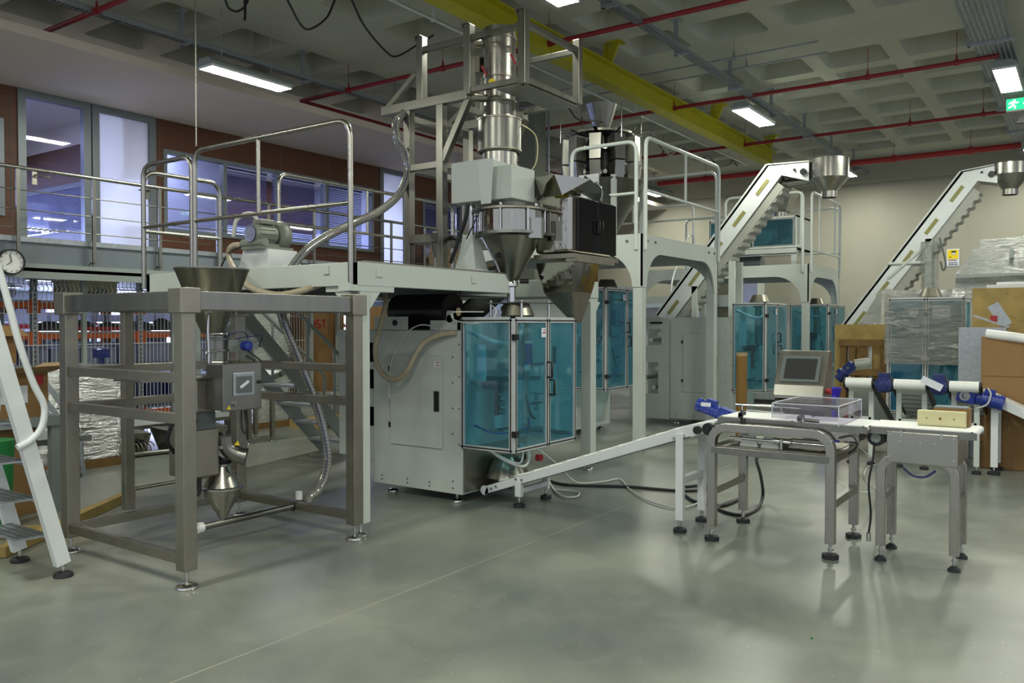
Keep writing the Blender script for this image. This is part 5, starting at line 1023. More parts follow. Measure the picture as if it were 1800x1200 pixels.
MB().cyl((5.74, 1.60, .90), (5.74, 1.50, .895), .012, n=10).cyl((6.2, 1.55, .96), (6.2, 1.49, .95), .02, n=10).build('photocell', 'steel_dull', cw)
cv = MB(); x0, x1, y0, y1, z0, z1 = 5.56, 6.20, 1.33, 1.76, .89, 1.02
cv.box((x0, y0, z1-.004), (x1, y1, z1)).box((x0, y0, z0), (x1, y0+.004, z1)).box((x0, y0, z0+.03), (x0+.004, y1, z1)).box((x1-.004, y0, z0+.03), (x1, y1, z1))
cv.build('clear_cover', 'acrylic', cw)
ed = MB()
for p, q in (((x0, y0, z1), (x1, y0, z1)), ((x0, y1, z1), (x1, y1, z1)), ((x0, y0, z1), (x0, y1, z1)), ((x1, y0, z1), (x1, y1, z1)), ((x0, y0, z0), (x0, y0, z1)), ((x1, y0, z0), (x1, y0, z1)), ((x0, y1, z0+.03), (x0, y1, z1))): ed.bar(p, q, .005, .005)
ed.build('cover_edge_shine', 'paper', cw)  # pale strips: shine of the polished cover edges put into the colour
MB().tube([(5.7, 1.36, .80), (5.68, 1.27, .82), (5.66, 1.24, .76), (5.7, 1.3, .70)], .006).build('cable', 'black', cw)
# operator terminal behind
tm = thing('operator_terminal', 'stainless operator terminal with a tilted dark screen and red button', 'terminal', (6.5, 1.85, .8))
X_, ya, yb = 6.42, 1.645, 2.02
MB().prism([(X_+.02, ya, .72), (X_+.24, ya, .72), (X_+.24, ya, 1.345), (X_+.14, ya, 1.345), (X_, ya, 1.085), (X_-.03, ya, 1.0), (X_+.02, ya, .96)], (0, yb-ya, 0)).build('body', 'steel', tm, .006)
up_ = Vector((.14, 0, .26)).normalized(); nn = Vector((-.26, 0, .14)).normalized(); o_ = Vector((X_+.0, (ya+yb)/2, 1.09))+nn*.004
MB().bar(o_+up_*.02, o_+up_*.24, .29, .012, up=nn).build('screen_bezel', 'dark_paint', tm); MB().bar(o_+up_*.045+nn*.007, o_+up_*.215+nn*.007, .235, .004, up=nn).build('screen', 'black', tm)
MB().box((X_-.026, ya+.01, .985), (X_-.016, yb-.01, 1.0)).box((X_+.008, ya+.01, .92), (X_+.02, yb-.01, .935)).build('trim_strip', 'steel_bright', tm)
MB().cyl((X_+.09, ya, 1.04), (X_+.09, ya-.03, 1.04), .020, n=16).build('emergency_button', 'red', tm)
MB().box((6.335, 1.75, .70), (X_+.2, 1.95, .72)).build('bracket', 'steel_dull', tm)
# ================================================================ outfeed conveyor
of = thing('outfeed_conveyor', 'short stainless outfeed conveyor with a wide white belt at the right front', 'conveyor', (6.0, .9, 0))
for X in (5.81, 6.17): archframe(of, X, 1.12, .69, .68, .055, .09, mt='steel_bright')
for y in (1.12, .69): MB().box((5.81, y-.02, .40), (6.17, y+.02, .44)).build('rail', 'steel', of)
for y in (1.12, .69):
    for X in (5.81, 6.17):
        f = MB().lathe((X, y, 0), [(0, 0), (.038, 0), (.036, .015), (.014, .035), (0, .036)], 16).build('foot', 'rubber', of); MB().cyl((X, y, .03), (X, y, .11), .009, n=8).cyl((X, y, .06), (X, y, .07), .017, n=6).build('stem', 'chrome', of if 0 else f)
beltdeck(of, 5.78, 6.20, 1.215, .57, .885)
MB().box((5.76, .67, .66), (6.20, 1.08, .86)).build('body', 'steel_bright', of, .004)
bl_ = MB()
for y in (.69, .80, .88, 1.0, 1.06):
    for z in ((.70, .84) if y in (.69, 1.06) else (.80,)): bl_.cyl((5.75, y, z), (5.76, y, z), .007, n=8)
for y in (.76, .99): bl_.box((5.753, y-.006, .83), (5.76, y+.006, .87))
bl_.build('bolt', 'chrome', of)
mo = MB().cyl((5.84, 1.16, .80), (6.02, 1.16, .80), .055, n=22).build('motor', 'black', of); MB().cyl((5.832, 1.16, .80), (5.84, 1.16, .80), .032, n=16).build('motor_cap', 'grey_paint', mo)
MB().tube([(5.82, .99, .62), (5.82, .93, .575), (5.82, .86, .575), (5.82, .80, .62)], .007).build('air_tube', 'blue_dark', of)
pb_ = thing('plastic_block', 'cream plastic block with three holes lying on the outfeed belt', 'block', (5.98, .78, .885))
a = at(1612, 740, z=.90); Xb = 5.98; ya, yb = at(1612, 735, X=Xb).y, at(1698, 735, X=Xb).y; zt = at(1650, 722, X=Xb).z
MB().box((Xb, yb, .886), (Xb+.05, ya, zt)).build('block', 'cream', pb_, .008)
ho = MB()
for q in (.2, .48, .76): ho.cyl((Xb-.002, ya+(yb-ya)*q, (.886+zt)/2), (Xb, ya+(yb-ya)*q, (.886+zt)/2), .009 if q == .48 else .005, n=12)
ho.build('hole', 'tube_card', pb_)
bx_ = thing('small_carton', 'small brown carton with a slate grey top behind the cream block', 'box', (6.1, .8, .886))
MB().box((6.04, yb-.01, .886), (6.19, ya-.09, zt+.015)).build('carton', 'kraft', bx_); MB().box((6.04, yb+.0, zt+.015), (6.19, ya-.09, zt+.022)).build('lid', 'fascia', bx_)
cable('power_cord', [(5.84, 1.17, .78), (5.80, 1.17, .66), (5.78, 1.19, .5), (5.80, 1.18, .3), (5.79, 1.19, .17)], .007, 'black', 'black cord with a connector hanging between the checkweigher and the outfeed conveyor')
MB().cyl((5.79, 1.19, .17), (5.79, 1.19, .12), .014, n=12).build('connector', 'chrome', bpy.data.objects[[o.name for o in COL.objects if o.name.startswith('power_cord')][-1]]) if 0 else None
tag(MB().cyl((5.79, 1.19, .175), (5.79, 1.19, .12), .014, n=12).build('plug_connector', 'chrome'), 'metal plug connector at the end of the hanging black cord', 'connector')
# floor cables
fl_ = lambda pts, z=.015: [at(x, y, z=z) for x, y in pts]
cable('floor_cable', fl_([(965, 845), (1000, 852), (1100, 855), (1190, 862), (1235, 860), (1245, 852), (1205, 855)]), .014, 'black', 'thick black cable running across the floor behind the inclined conveyor')
cable('floor_cable', fl_([(1204, 870), (1225, 882), (1270, 888), (1300, 876), (1262, 892), (1300, 905), (1330, 895)])+[at(1341, 870, Y=2.3), at(1337, 835, Y=2.25), at(1330, 810, Y=2.2), at(1333, 800, Y=2.1)], .014, 'black', 'thick black cable looping up from the floor to the checkweigher')
cable('floor_cable', [at(945, 788, X=6.1), at(975, 812, X=6.3), at(1000, 838, X=6.9)]+fl_([(1020, 849), (1060, 846), (1090, 842), (1105, 858), (1140, 880), (1200, 892), (1250, 872)]), .007, 'white_cable', 'thin white cable wandering over the floor from the nearest machine')
cable('floor_cable', fl_([(965, 845), (975, 862), (990, 872), (1012, 873), (1018, 866), (1000, 862), (972, 860)]), .008, 'white_cable', 'small white cable loop on the floor beside the conveyor foot')
cable('air_tube', [at(1485, 776, X=5.9), at(1510, 785, X=5.9), at(1540, 812, X=5.9), at(1560, 822, X=6.0)], .006, 'white_cable', 'white air tube leading from the checkweigher to the outfeed conveyor')
cable('air_tube', [at(1560, 812, X=6.4), at(1525, 822, X=6.4), at(1520, 845, X=6.4)]+fl_([(1540, 862), (1500, 862), (1460, 835)], .1), .006, 'white_cable', 'white air tube hanging in a loop left of the outfeed conveyor')
tag(MB().lathe(at(1427, 1122, z=0), [(0, 0), (.007, .001), (.006, .006), (0, .007)], 8).build('bottle_cap', 'green'), 'tiny green cap lying on the floor in the right foreground', 'cap')
# ================================================================ row of incline conveyors at the right
def endconv(label, ya, yb, X=9.6, z=.91, mot=True, paper=False, down=1.3, mdir=(-.2, -.9, .1), ribs=True):
    t = thing('incline_conveyor', label, 'conveyor', (X+.5, (ya+yb)/2, 0), 'incline conveyors parked in a row'); lo = Vector((X+down, 0, .28))
    MB().cyl((X, ya, z), (X, yb, z), .055, n=24).build('head_roller', 'belt', t)
    b = MB().prism([(X, ya-.01, z+.05), (lo.x, ya-.01, lo.z+.05), (lo.x, ya-.01, lo.z-.04), (X, ya-.01, z-.05)], (0, -(ya-yb)+.02, 0))
    b.build('belt', 'paint_rail', t)
    if ribs:
        sl = MB()
        for k in range(9): q = .12+k*.09; x, zz = X+(lo.x-X)*q, z+(lo.z-z)*q; sl.box((x-.004, ya-.012, zz-.056), (x+.006, yb+.012, zz-.03))
        sl.build('cleat', 'dark_paint', t)
    for y in (ya+.005, yb-.02): MB().prism([(X-.03, y, z+.04), (lo.x, y, lo.z+.06), (lo.x, y, lo.z-.02), (X-.03, y, z-.05)], (0, .015, 0)).cyl((X, y, z), (X, y+.015, z), .06, n=16).build('side_plate', 'black', t)
    for y in (ya-.03, yb+.03):
        MB().box((X+.10, y-.025, .08), (X+.15, y+.025, z-.07)).build('leg', 'paint_rail', t); MB().box((X+down-.1, y-.02, 0), (X+down-.06, y+.02, .3)).build('leg', 'paint_rail', t)
    MB().box((X+.10, yb+.03, .48), (X+.15, ya-.03, .53)).box((X+.15, ya-.05, .48), (X+down-.4, ya-.02, .53)).each('cross_bar', 'paint_rail', t)
    feet(t, [(X+.125, ya-.03), (X+.125, yb+.03)], .09, .045, 'rubber', True)
    if mot:
        m_ = gearmotor(t, (X-.06, yb-.12, z+.03), mdir, .17, .062, mt='blue_dark')
        if paper: MB().bar((X-.17, yb+.0, z+.10), (X-.17, yb-.20, z-.02), .004, .075, up=(0, .5, 1)).build('paper_tag', 'paper', m_)
    return t
endconv('first of three parked incline conveyors, blue motor tilted up at its left end', 2.22, 1.95, mot=False, ribs=False)
t_ = endconv('second of three parked incline conveyors, beginning right of the first round blue motor', 1.73, 1.42)
endconv('third of three parked incline conveyors, behind the cream block, right of the paper tag', 1.20, .93, mot=False)
for o in list(COL.objects): pass
g1 = thing('gear_motor', 'blue geared motor between the first and second parked conveyors', 'motor', (9.55, 1.85, .9)); gearmotor(g1, (9.50, 1.83, .90), (.9, -.1, .0), .16, .085, mt='blue_dark', gear=False); MB().lathe((9.5, 1.83, .90), [(0, -.03), (.05, -.025), (.075, 0)], 18, axis=(1, 0, 0)).build('end_cover', 'blue_dark', g1); MB().cyl((9.6, 1.95, .91), (9.6, 1.72, .91), .02, n=10).build('shaft', 'chrome', g1)
g2 = thing('gear_motor', 'blue geared motor with a white paper tag between the second and third parked conveyors', 'motor', (9.55, 1.3, .9)); gearmotor(g2, (9.50, 1.30, .90), (.9, -.1, .0), .16, .085, mt='blue_dark', gear=False); MB().lathe((9.5, 1.30, .90), [(0, -.03), (.05, -.025), (.075, 0)], 18, axis=(1, 0, 0)).build('end_cover', 'blue_dark', g2); MB().cyl((9.6, 1.42, .91), (9.6, 1.19, .91), .02, n=10).build('shaft', 'chrome', g2)
MB().bar((9.44, 1.44, .985), (9.44, 1.25, .895), .004, .075, up=(0, .45, 1)).build('paper_tag', 'paper', g2)
for o in list(t_.children):
    if o.name.split('.')[0] == 'motor':
        for c in list(o.children): bpy.data.objects.remove(c)
        bpy.data.objects.remove(o)
g3 = thing('gear_motor', 'blue geared motor tilted upwards at the left end of the parked conveyors', 'motor', (9.7, 2.25, .95)); p = at(1492, 655, X=9.7)
gearmotor(g3, (9.7, p.y+.02, p.z+.02), (.1, .5, -.5), .14, .05, mt='blue_dark'); MB().lathe((9.72, p.y-.06, p.z+.09), [(0, 0), (.06, 0), (.062, .14), (.04, .16), (0, .16)], 18, axis=(.2, -1, .15)).build('motor_cover', 'motor_grey', g3); MB().cyl((9.7, 2.24, .90), (9.7, 2.2, .96), .03, n=10).build('shaft', 'chrome', g3)
# fourth incline conveyor at the right edge
r4 = thing('incline_conveyor', 'white inclined conveyor with a bright blue geared motor in front of the big carton', 'conveyor', (9.85, .6, 0))
for X in (9.78, 10.12): MB().prism([(X, .90, .86), (X, -.6, .14), (X, -.6, .05), (X, .90, .76)], (.014, 0, 0)).build('side_plate', 'paint_white', r4)
MB().prism([(9.794, .92, .87), (9.794, -.6, .15), (9.794, -.6, .12), (9.794, .92, .84)], (.326, 0, 0)).build('belt', 'belt', r4)
for X in (9.80, 10.14): MB().box((X-.025, .775, .08), (X+.025, .84, .78)).build('leg', 'paint_white', r4); MB().box((X-.02, -.45, 0), (X+.02, -.4, .2)).build('leg', 'paint_white', r4)
MB().box((9.8, .79, .40), (10.14, .83, .45)).build('cross_bar', 'paint_white', r4)
feet(r4, [(9.8, .81), (10.14, .81)], .09, .06, 'rubber', True)
m_ = gearmotor(r4, (9.70, .97, .80), (0, -1, -.22), .26, .075, mt='blue')
MB().lathe((9.615, 1.06, .815), [(.03, 0), (.05, 0), (.05, .01), (.03, .01)], 16, axis=(-1, 0, 0)).build('flange', 'chrome', m_)
MB().tube([(9.66, .86, .90), (9.62, .83, .84), (9.62, .86, .74), (9.64, .95, .69)], .009).build('cable', 'white_cable', m_)
# ================================================================ right background goods
bc = thing('large_carton', 'tall brown cardboard carton standing at the right edge', 'box', (10.8, .2, 0))
MB().box((10.2, -.6, 0), (10.85, .975, 1.42)).build('carton', 'kraft', bc, .01); MB().box((10.194, -.6, .995), (10.2, .965, 1.0)).build('seam', 'tube_card', bc)
MB().tube([(10.22, .93, 1.45), (10.2, .7, 1.42), (10.2, .4, 1.38), (10.25, .1, 1.40), (10.2, -.3, 1.42)], .05).build('foam_wrap', 'white_plastic', bc)
pc = thing('plywood_crate', 'pale plywood crate behind the large carton', 'crate', (11.8, .4, 0))
MB().box((11.5, -.8, .1), (12.1, 1.2, 1.99)).build('panel', 'pine', pc)
kn = MB()
for i in range(26): y, z = random.uniform(.3, 1.15), random.uniform(1.45, 1.95); kn.cyl((11.494, y, z), (11.5, y, z), .008, n=6)
kn.build('knots', 'pallet', pc); MB().box((11.5, -.8, 0), (12.1, 1.2, .1)).build('base', 'pallet', pc)
tag(MB().box((11.5, .2, 1.99), (12.0, 1.05, 2.03)).box((11.55, .25, 2.03), (11.95, .95, 2.06)).loft([(11.5, -.2, 1.99), (12, -.2, 1.99), (12, .15, 1.99), (11.5, .15, 1.99)], [(11.6, -.2, 2.12), (11.9, -.2, 2.12), (11.9, .1, 2.07), (11.6, .1, 2.07)]).build('loose_sheets', 'white_plastic'), 'white plastic sheets lying on top of the plywood crate', 'sheet')
mp_ = thing('machine_bracket', 'steel machine part with a grey upright and red block beside the plywood crate', 'machine part', (11.0, 1.1, 1.4))
p = at(1760, 560, X=11.0)
MB().bar((11.0, at(1712, 555, X=11).y, at(1712, 555, X=11).z), (11.0, at(1775, 575, X=11).y, at(1775, 575, X=11).z), .2, .02).bar(at(1745, 535, X=11), at(1770, 572, X=11), .06, .12, up=(0, 1, .3)).build('arm', 'galv', mp_)
MB().cb(at(1747, 560, X=10.97), (.05, .07, .07)).build('block', 'red', mp_); MB().box((10.9, p.y-.06, 0), (11.1, p.y+.42, at(1720, 575, X=11).z)).build('housing', 'galv', mp_)
wm = thing('wrapped_machine', 'large stepped grey machine wrapped in cling film against the back wall at the right', 'machine', (14.3, .9, 0))
o1 = [at(x, y, X=14) for x, y in ((1680, 520), (1680, 480), (1709, 446), (1709, 438), (1722, 437), (1722, 422), (1800, 415), (1860, 412))]; o1 += [Vector((14, o1[-1].y, 1.0)), Vector((14, o1[0].y, 1.0))]
MB().prism(o1, (.7, 0, 0)).build('body', 'paint', wm); MB().prism([p+Vector((-.03, 0, 0)) for p in o1], (.02, 0, 0)).build('stretch_film', 'wrap', wm)
MB().bar(at(1680, 487, X=13.95), at(1860, 478, X=13.95), .04, .04).bar(at(1778, 437, X=13.95), at(1778, 453, X=13.95), .05, .05).build('frame', 'grey_paint', wm); MB().box((14, o1[-2].y, 0), (14.6, o1[-1].y, 1.0)).build('base', 'grey_paint', wm)
wt = thing('wrapped_column', 'tapering grey column wrapped in cling film behind the wooden pallet', 'machine', (14.2, 2.9, 0))
pp = [at(x, y, X=14) for x, y in ((1503, 600), (1503, 580), (1548, 510), (1557, 506), (1562, 600))]
pp = [Vector((14, pp[0].y, 0))]+pp+[Vector((14, pp[-1].y, 0))]
MB().prism(pp, (.6, 0, 0)).build('body', 'paint_rail', wt); MB().prism([p+Vector((-.03, 0, 0)) for p in pp], (.02, 0, 0)).build('stretch_film', 'wrap', wt)
ra_ = thing('wrapped_machinery', 'low machine frames wrapped in film sticking up behind the right bagging machine', 'machine', (13.6, 2.0, 0))
for ya, yb in ((2.55, 2.15), (2.05, 1.7)):
    for y in (ya, yb): MB().box((13.5, y-.04, 0), (13.55, y+.04, at(1600, 510, X=13.5).z)).build('post', 'paint_rail', ra_)
    MB().box((13.5, yb, at(1600, 516, X=13.5).z-.08), (13.55, ya, at(1600, 510, X=13.5).z)).build('beam', 'paint_rail', ra_)
MB().box((13.4, 1.5, 1.0), (13.48, 2.6, 2.05)).build('stretch_film', 'wrap', ra_)
pl = thing('wooden_pallet', 'wooden pallet standing on edge left of the wrapped bagging machine', 'pallet', (12.9, 2.75, 0))
zt = 1.33; Yr, Yl = 2.44, 3.1
for z in (zt-.05, .85, .3): MB().box((12.9, Yr, z-.05), (12.93, Yl, z+.05)).build('board', 'pallet', pl)
for y in (Yr+.04, (Yr+Yl)/2-.02, (Yr+Yl)/2+.14, Yl-.06): MB().box((12.93, y-.045, 0), (13.02, y+.045, zt)).build('stringer', 'pallet', pl)
tag(MB().box((13.1, 2.5, 0), (13.4, 3.2, 1.55)).build('plywood_sheet', 'pine'), 'yellow plywood sheet behind the standing pallet', 'board')
tag(MB().box((13.03, 2.66, .72), (13.06, 2.74, 1.27)).box((13.03, 2.92, .72), (13.06, 3.0, 1.27)).build('paper_strips', 'paper'), 'white paper strips visible through the standing pallet', 'paper')
ct_ = thing('cardboard_tube', 'tall brown cardboard tube standing upright left of the terminal', 'tube', (10.4, 3.69, 0))
MB().lathe((10.4, 3.69, 0), [(.07, 0), (.07, 1.18)], 24).lathe((10.4, 3.69, 0), [(0, 1.178), (.06, 1.178), (.06, 1.15)], 24).build('tube', 'tube_card', ct_); MB().lathe((10.4, 3.69, 0), [(.074, 1.14), (.074, 1.185), (.06, 1.185), (.06, 1.15)], 24).build('end_cap', 'kraft_pale', ct_)
po = thing('warning_poster', 'small yellow and white warning poster on the beige back wall', 'poster', (20.58, 2.53, 2.85))
yl, yr, z0, z1 = 2.66, 2.41, 2.84, 3.22
MB().box((20.585, yr, z0), (20.6, yl, z1)).build('sheet', 'paper', po); MB().box((20.58, yr+.02, z0+.16), (20.585, yl-.02, z1-.02)).build('yellow_field', 'yellow_bright', po)
MB().lathe((20.578, 2.52, z1-.10), [(0, 0), (.045, 0), (.045, .004)], 20, axis=(-1, 0, 0)).build('head_pictogram', 'cream', po)
MB().box((20.57, 2.475, z1-.075), (20.576, 2.565, z1-.045)).bar((20.575, 2.56, z1-.19), (20.575, 2.60, z1-.155), .006, .03, up=(1, 0, 0)).build('hair_pictogram', 'black', po)
tx = MB(); char_strokes(tx, 'DIKKAT', (20.58, yl-.04, z0+.115), (0, -1, 0), (0, 0, 1), .03, .007, (1, 0, 0)); tx.build('red_lettering', 'red', po)
tx = MB()
for z in (.065, .025): tx.box((20.58, yr+.03, z0+z), (20.585, yl-.04, z0+z+.018))
tx.build('small_print', 'dark_paint', po)
for (y, z, wd, hh_, l) in ((8.3, 1.3, .7, 1.9, 'tall white wall cabinet left of the inclined elevator'), (6.95, 1.6, .45, 2.6, 'second tall pale wall cabinet beside the inclined elevator')):
    c_ = thing('wall_cabinet', l, 'cabinet', (20.3, y, z)); MB().box((20.1, y-wd/2, z), (20.6, y+wd/2, z+hh_)).build('body', 'paint_rail', c_, .01); MB().box((20.085, y-wd/2+.03, z+.03), (20.1, y+wd/2-.03, z+hh_-.03)).build('door', 'lilac', c_)
tag(MB().box((12.5, 2.2, 0), (12.9, 2.24, .01)).build('floor_tape', 'yellow') if 0 else MB().cyl((11.0, 2.5, 0), (11.0, 2.5, .42), .06, n=16).cyl((11.0, 2.5, .42), (11.0, 2.5, .5), .03, n=12).build('red_canister', 'red'), 'red canister standing on the floor behind the terminal', 'canister')
tag(MB().lathe((10.2, 2.55, 0), [(0, .72), (.12, .72), (.14, .80), (.13, .80), (.11, .73)], 20).box((10.1, 2.45, 0), (10.3, 2.65, .72)).build('purple_bowl', 'purple'), 'purple bowl on a box behind the terminal', 'bowl')
# ================================================================ store under the mezzanine
for k_, (x0, x1, z0, z1) in enumerate(((5.6, 6.6, 1.45, 1.75), (8.4, 10.2, 1.3, 1.8), (10.8, 12.0, .95, 1.8), (13.0, 14.2, 1.2, 1.85), (15.4, 17.4, .9, 1.8), (6.9, 7.7, 1.5, 1.8))):
    struct(f'window_{20+k_}', MB().add([(x0, 17.93, z0), (x1, 17.93, z0), (x1, 17.93, z1), (x0, 17.93, z1)], [(0, 1, 2, 3)]), 'day')
for k_, (x, y) in enumerate(((6.5, 13), (9.5, 13), (12.5, 13), (6.5, 15.8), (9.5, 15.8), (12.5, 15.8))):
    o = tag(MB().box((x-.6, y-.05, 2.21), (x+.6, y+.05, 2.235)).build('store_light', 'white_plastic'), 'bluish light strip under the mezzanine', 'light', 'light strips in the store'); arealight('lamp_face', (x, y, 2.208), 1.16, .09, LAMP_E*.6, '#c3ccff', o)
def rack(label, X0, bays, Y, beams, dep=.9, top=2.15, bw=1.42):
    t = thing('storage_rack', label, 'rack', (X0+bays*bw/2, Y, 0))
    for i in range(bays+1):
        x = X0+bw*i
        for y in (Y, Y+dep):
            u = MB().box((x-.035, y-.03, 0), (x+.035, y+.03, top)); 
            o = u.build('upright', 'galv', t)
            if y == Y:
                h = MB()
                for k in range(int(top/.06)): h.box((x-.012, y-.032, .05+.06*k), (x+.012, y-.03, .075+.06*k))
                h.build('slots', 'dark_paint', o)
    for z, m_ in beams:
        for i in range(bays):
            x = X0+bw*i
            for y in (Y-.02, Y+dep-.03): MB().box((x+.04, y, z-.07), (x+bw-.04, y+.04, z)).box((x+.02, y-.015, z-.14), (x+.07, y+.05, z+.03)).box((x+bw-.07, y-.015, z-.14), (x+bw-.02, y+.05, z+.03)).build('beam', m_, t)
            sh = MB()
            for k in range(12): sh.box((x+.05+k*.11, Y-.0, z), (x+.06+k*.11, Y+dep, z+.02))
            sh.box((x+.04, Y-.0, z+.005), (x+bw-.04, Y+.02, z+.03)).build('wire_shelf', 'galv', t)
    return t
rack('long pallet rack with orange beams behind the wire fence', 3.64, 5, 10.95, ((1.83, 'orange'), (1.43, 'orange'), (.98, 'galv'), (.35, 'orange')))
rack('second rack deeper in the store with dark red beams', 4.4, 6, 13.9, ((1.55, 'red'), (1.0, 'red')), bw=1.5)
# goods on the shelves
def goods(nm, mt, lab, cat, rows, Y0, X0, X1, z, hs, ws, grp, n, dep=.35, rnd=.1):
    x = X0; i = 0
    while x < X1 and i < n:
        w_ = random.uniform(*ws); h_ = random.uniform(*hs); y = Y0+random.uniform(0, rnd)
        if nm == 'bag': o = MB().lathe((x+w_/2, y+.2, z), [(0, 0), (w_*.45, .0), (w_*.5, h_*.35), (w_*.35, h_*.8), (w_*.12, h_), (0, h_)], 10).build(nm, mt, None)
        else: o = MB().box((x, y, z), (x+w_*.92, y+dep, z+h_)).build(nm, mt, None, .01)
        tag(o, lab, cat, grp); x += w_+.02; i += 1
goods('parts_bin', 'lilac', 'bluish plastic bin on a shelf behind the wire fence', 'bin', 1, 11.1, 3.75, 10.5, 1.01, (.16, .3), (.28, .5), 'bins on the lower rack shelf', 18)
goods('parts_bin', 'blue_dark', 'dark blue bin on the bottom shelf of the rack', 'bin', 1, 11.1, 5.1, 10.5, .38, (.2, .42), (.3, .5), 'bins on the bottom rack shelf', 14)
goods('bag', 'dark_paint', 'dark bagged part lying on the middle rack shelf', 'bag', 1, 11.1, 5.2, 10.4, 1.46, (.12, .24), (.3, .6), 'bags on the middle rack shelf', 10)
goods('box', 'fascia', 'grey blue box on the rear rack in the store', 'box', 1, 14.1, 4.6, 13, 1.04, (.15, .4), (.3, .7), 'boxes on the rear rack', 16)
goods('box', 'room_wall', 'pale box on the upper level of the rear rack', 'box', 1, 14.1, 4.6, 13, 1.59, (.1, .35), (.3, .8), 'boxes on the upper rear rack', 14)
tag(MB().box((5.62, 11.1, 1.86), (6.24, 11.6, 2.12)).box((5.6, 11.08, 2.12), (6.26, 11.62, 2.14)).build('white_crate', 'cream'), 'pale rectangular tub on the top rack shelf behind the fence', 'tub')
tag(MB().tube([(5.8, 11.05, 2.0), (5.85, 11.0, 1.92), (5.95, 11.0, 1.9), (6.02, 11.02, 1.95), (5.98, 11.0, 2.02), (5.88, 11.0, 1.95), (6.05, 11.0, 2.0)], .012).build('cable_coil', 'grey_paint'), 'coil of grey cable hanging in front of the pale tub', 'cable')
tag(MB().lathe((4.75, 11.3, 1.98), [(0, -.25), (.1, -.22), (.13, 0), (.1, .22), (0, .25)], 14, axis=(1, 0, 0)).build('wrapped_roll', 'wrap'), 'film wrapped pale roll on the top rack shelf at the left edge', 'roll')
tag(MB().box((4.2, 11.35, 1.86), (4.75, 11.8, 2.1)).build('brown_box', 'kraft'), 'brown box on the top rack shelf behind the wrapped roll', 'box')
tag(MB().box((5.6, 11.1, 1.46), (6.3, 11.4, 1.52)).build('red_sheets', 'red'), 'reddish sheets on the middle rack shelf', 'sheet')
# wire fence
fc = thing('wire_fence', 'welded wire mesh fence in front of the rack under the mezzanine', 'fence', (6.5, 10.25, 0))
for i in range(5):
    x0 = 2.92+1.22*i
    if i: pass
    mm = MB()
    for k in range(23): x = x0+.03+k*.053; mm.tube([(x, 10.3, .1), (x, 10.3, 1.93), (x, 10.25, 1.98), (x, 10.3, 2.03), (x, 10.3, 2.16)], .005, n=4, smooth=False)
    for z in (.2, .55, .95, 1.3, 1.68, 1.93, 2.03, 2.14): mm.tube([(x0, 10.3, z), (x0+1.2, 10.3, z)], .004, n=4, smooth=False)
    mm.build('mesh_panel', 'alu', fc)
    MB().box((x0+1.19, 10.27, 0), (x0+1.24, 10.33, 2.16)).build('post', 'grey_paint', fc)
for i in range(4):
    x0 = 9.6+1.22*i; mm = MB()
    for k in range(23): x = x0+.03+k*.053; mm.tube([(x, 10.3, .1), (x, 10.3, 2.1)], .0035, n=4, smooth=False)
    for z in (.2, .7, 1.3, 1.7, 2.08): mm.tube([(x0, 10.3, z), (x0+1.2, 10.3, z)], .004, n=4, smooth=False)
    mm.build('mesh_panel', 'alu', fc)
    MB().box((x0-.03, 10.27, 0), (x0+.02, 10.33, 2.16)).build('post', 'grey_paint', fc)
# left edge: table, cartons, wrapped pallets
tb = thing('grey_table', 'low grey steel table standing behind the stair at the left', 'table', (3.6, 7.7, 0))
MB().box((3.0, 7.42, .50), (3.92, 8.05, .55)).build('table_top', 'grey_paint', tb)
for x, y in ((3.05, 7.5), (3.62, 7.48), (3.87, 7.95), (3.3, 7.95)): MB().box((x-.03, y-.03, 0), (x+.03, y+.03, .5)).build('leg', 'dark_paint', tb)
MB().box((3.05, 7.47, .14), (3.62, 7.51, .18)).box((3.6, 7.5, .16), (3.87, 7.95, .2)).build('rail', 'dark_paint', tb)
sh_ = thing('grey_stand', 'upright grey stand with a pale shelf carrying the open carton at the left', 'stand', (3.2, 7.2, 0))
MB().box((2.7, 6.98, .72), (3.44, 7.4, .80)).build('shelf', 'grey_paint', sh_)
for x in (2.75, 3.4): MB().box((x-.035, 7.0, 0), (x+.035, 7.07, .72)).build('leg', 'grey_paint', sh_)
c1 = thing('open_carton', 'open brown cardboard carton with flaps on the pale shelf at the left edge', 'box', (3.1, 7.2, .8))
MB().box((2.75, 7.0, .80), (3.34, 7.38, 1.16)).build('carton', 'kraft', c1)
MB().add([(2.75, 7.0, 1.16), (3.36, 7.0, 1.16), (3.5, 6.86, 1.22), (2.7, 6.84, 1.20)], [(0, 1, 2, 3)]).add([(3.34, 7.0, 1.16), (3.34, 7.38, 1.16), (3.5, 7.4, 1.22), (3.5, 6.96, 1.24)], [(0, 1, 2, 3)]).build('flap', 'kraft_pale', c1)
MB().box((2.9, 6.994, .92), (3.18, 7.0, 1.06)).build('label', 'paper', c1); MB().box((3.24, 6.994, 1.06), (3.3, 7.0, 1.14)).build('red_mark', 'red', c1)
tag(MB().box((2.72, 7.0, 1.24), (3.10, 7.34, 1.54)).add([(2.72, 6.99, 1.54), (3.10, 6.99, 1.54), (3.16, 6.9, 1.46), (2.7, 6.9, 1.46)], [(0, 1, 2, 3)]).build('cardboard_box', 'kraft'), 'brown cardboard box on top of the open carton at the left edge', 'box')
tm_ = thing('tape_dispenser', 'small yellow tape measure lying on the pale shelf', 'tool', at(16, 690, Y=6.96))
p = at(16, 686, Y=6.95); MB().cyl((p.x, 6.93, p.z), (p.x, 6.98, p.z), .045, n=18).build('case', 'yellow_bright', tm_)
tag(MB().box((2.62, 7.1, .0), (3.3, 7.42, .70)).build('cardboard_box', 'kraft'), 'tall brown cardboard box standing on the floor under the pale shelf', 'box')
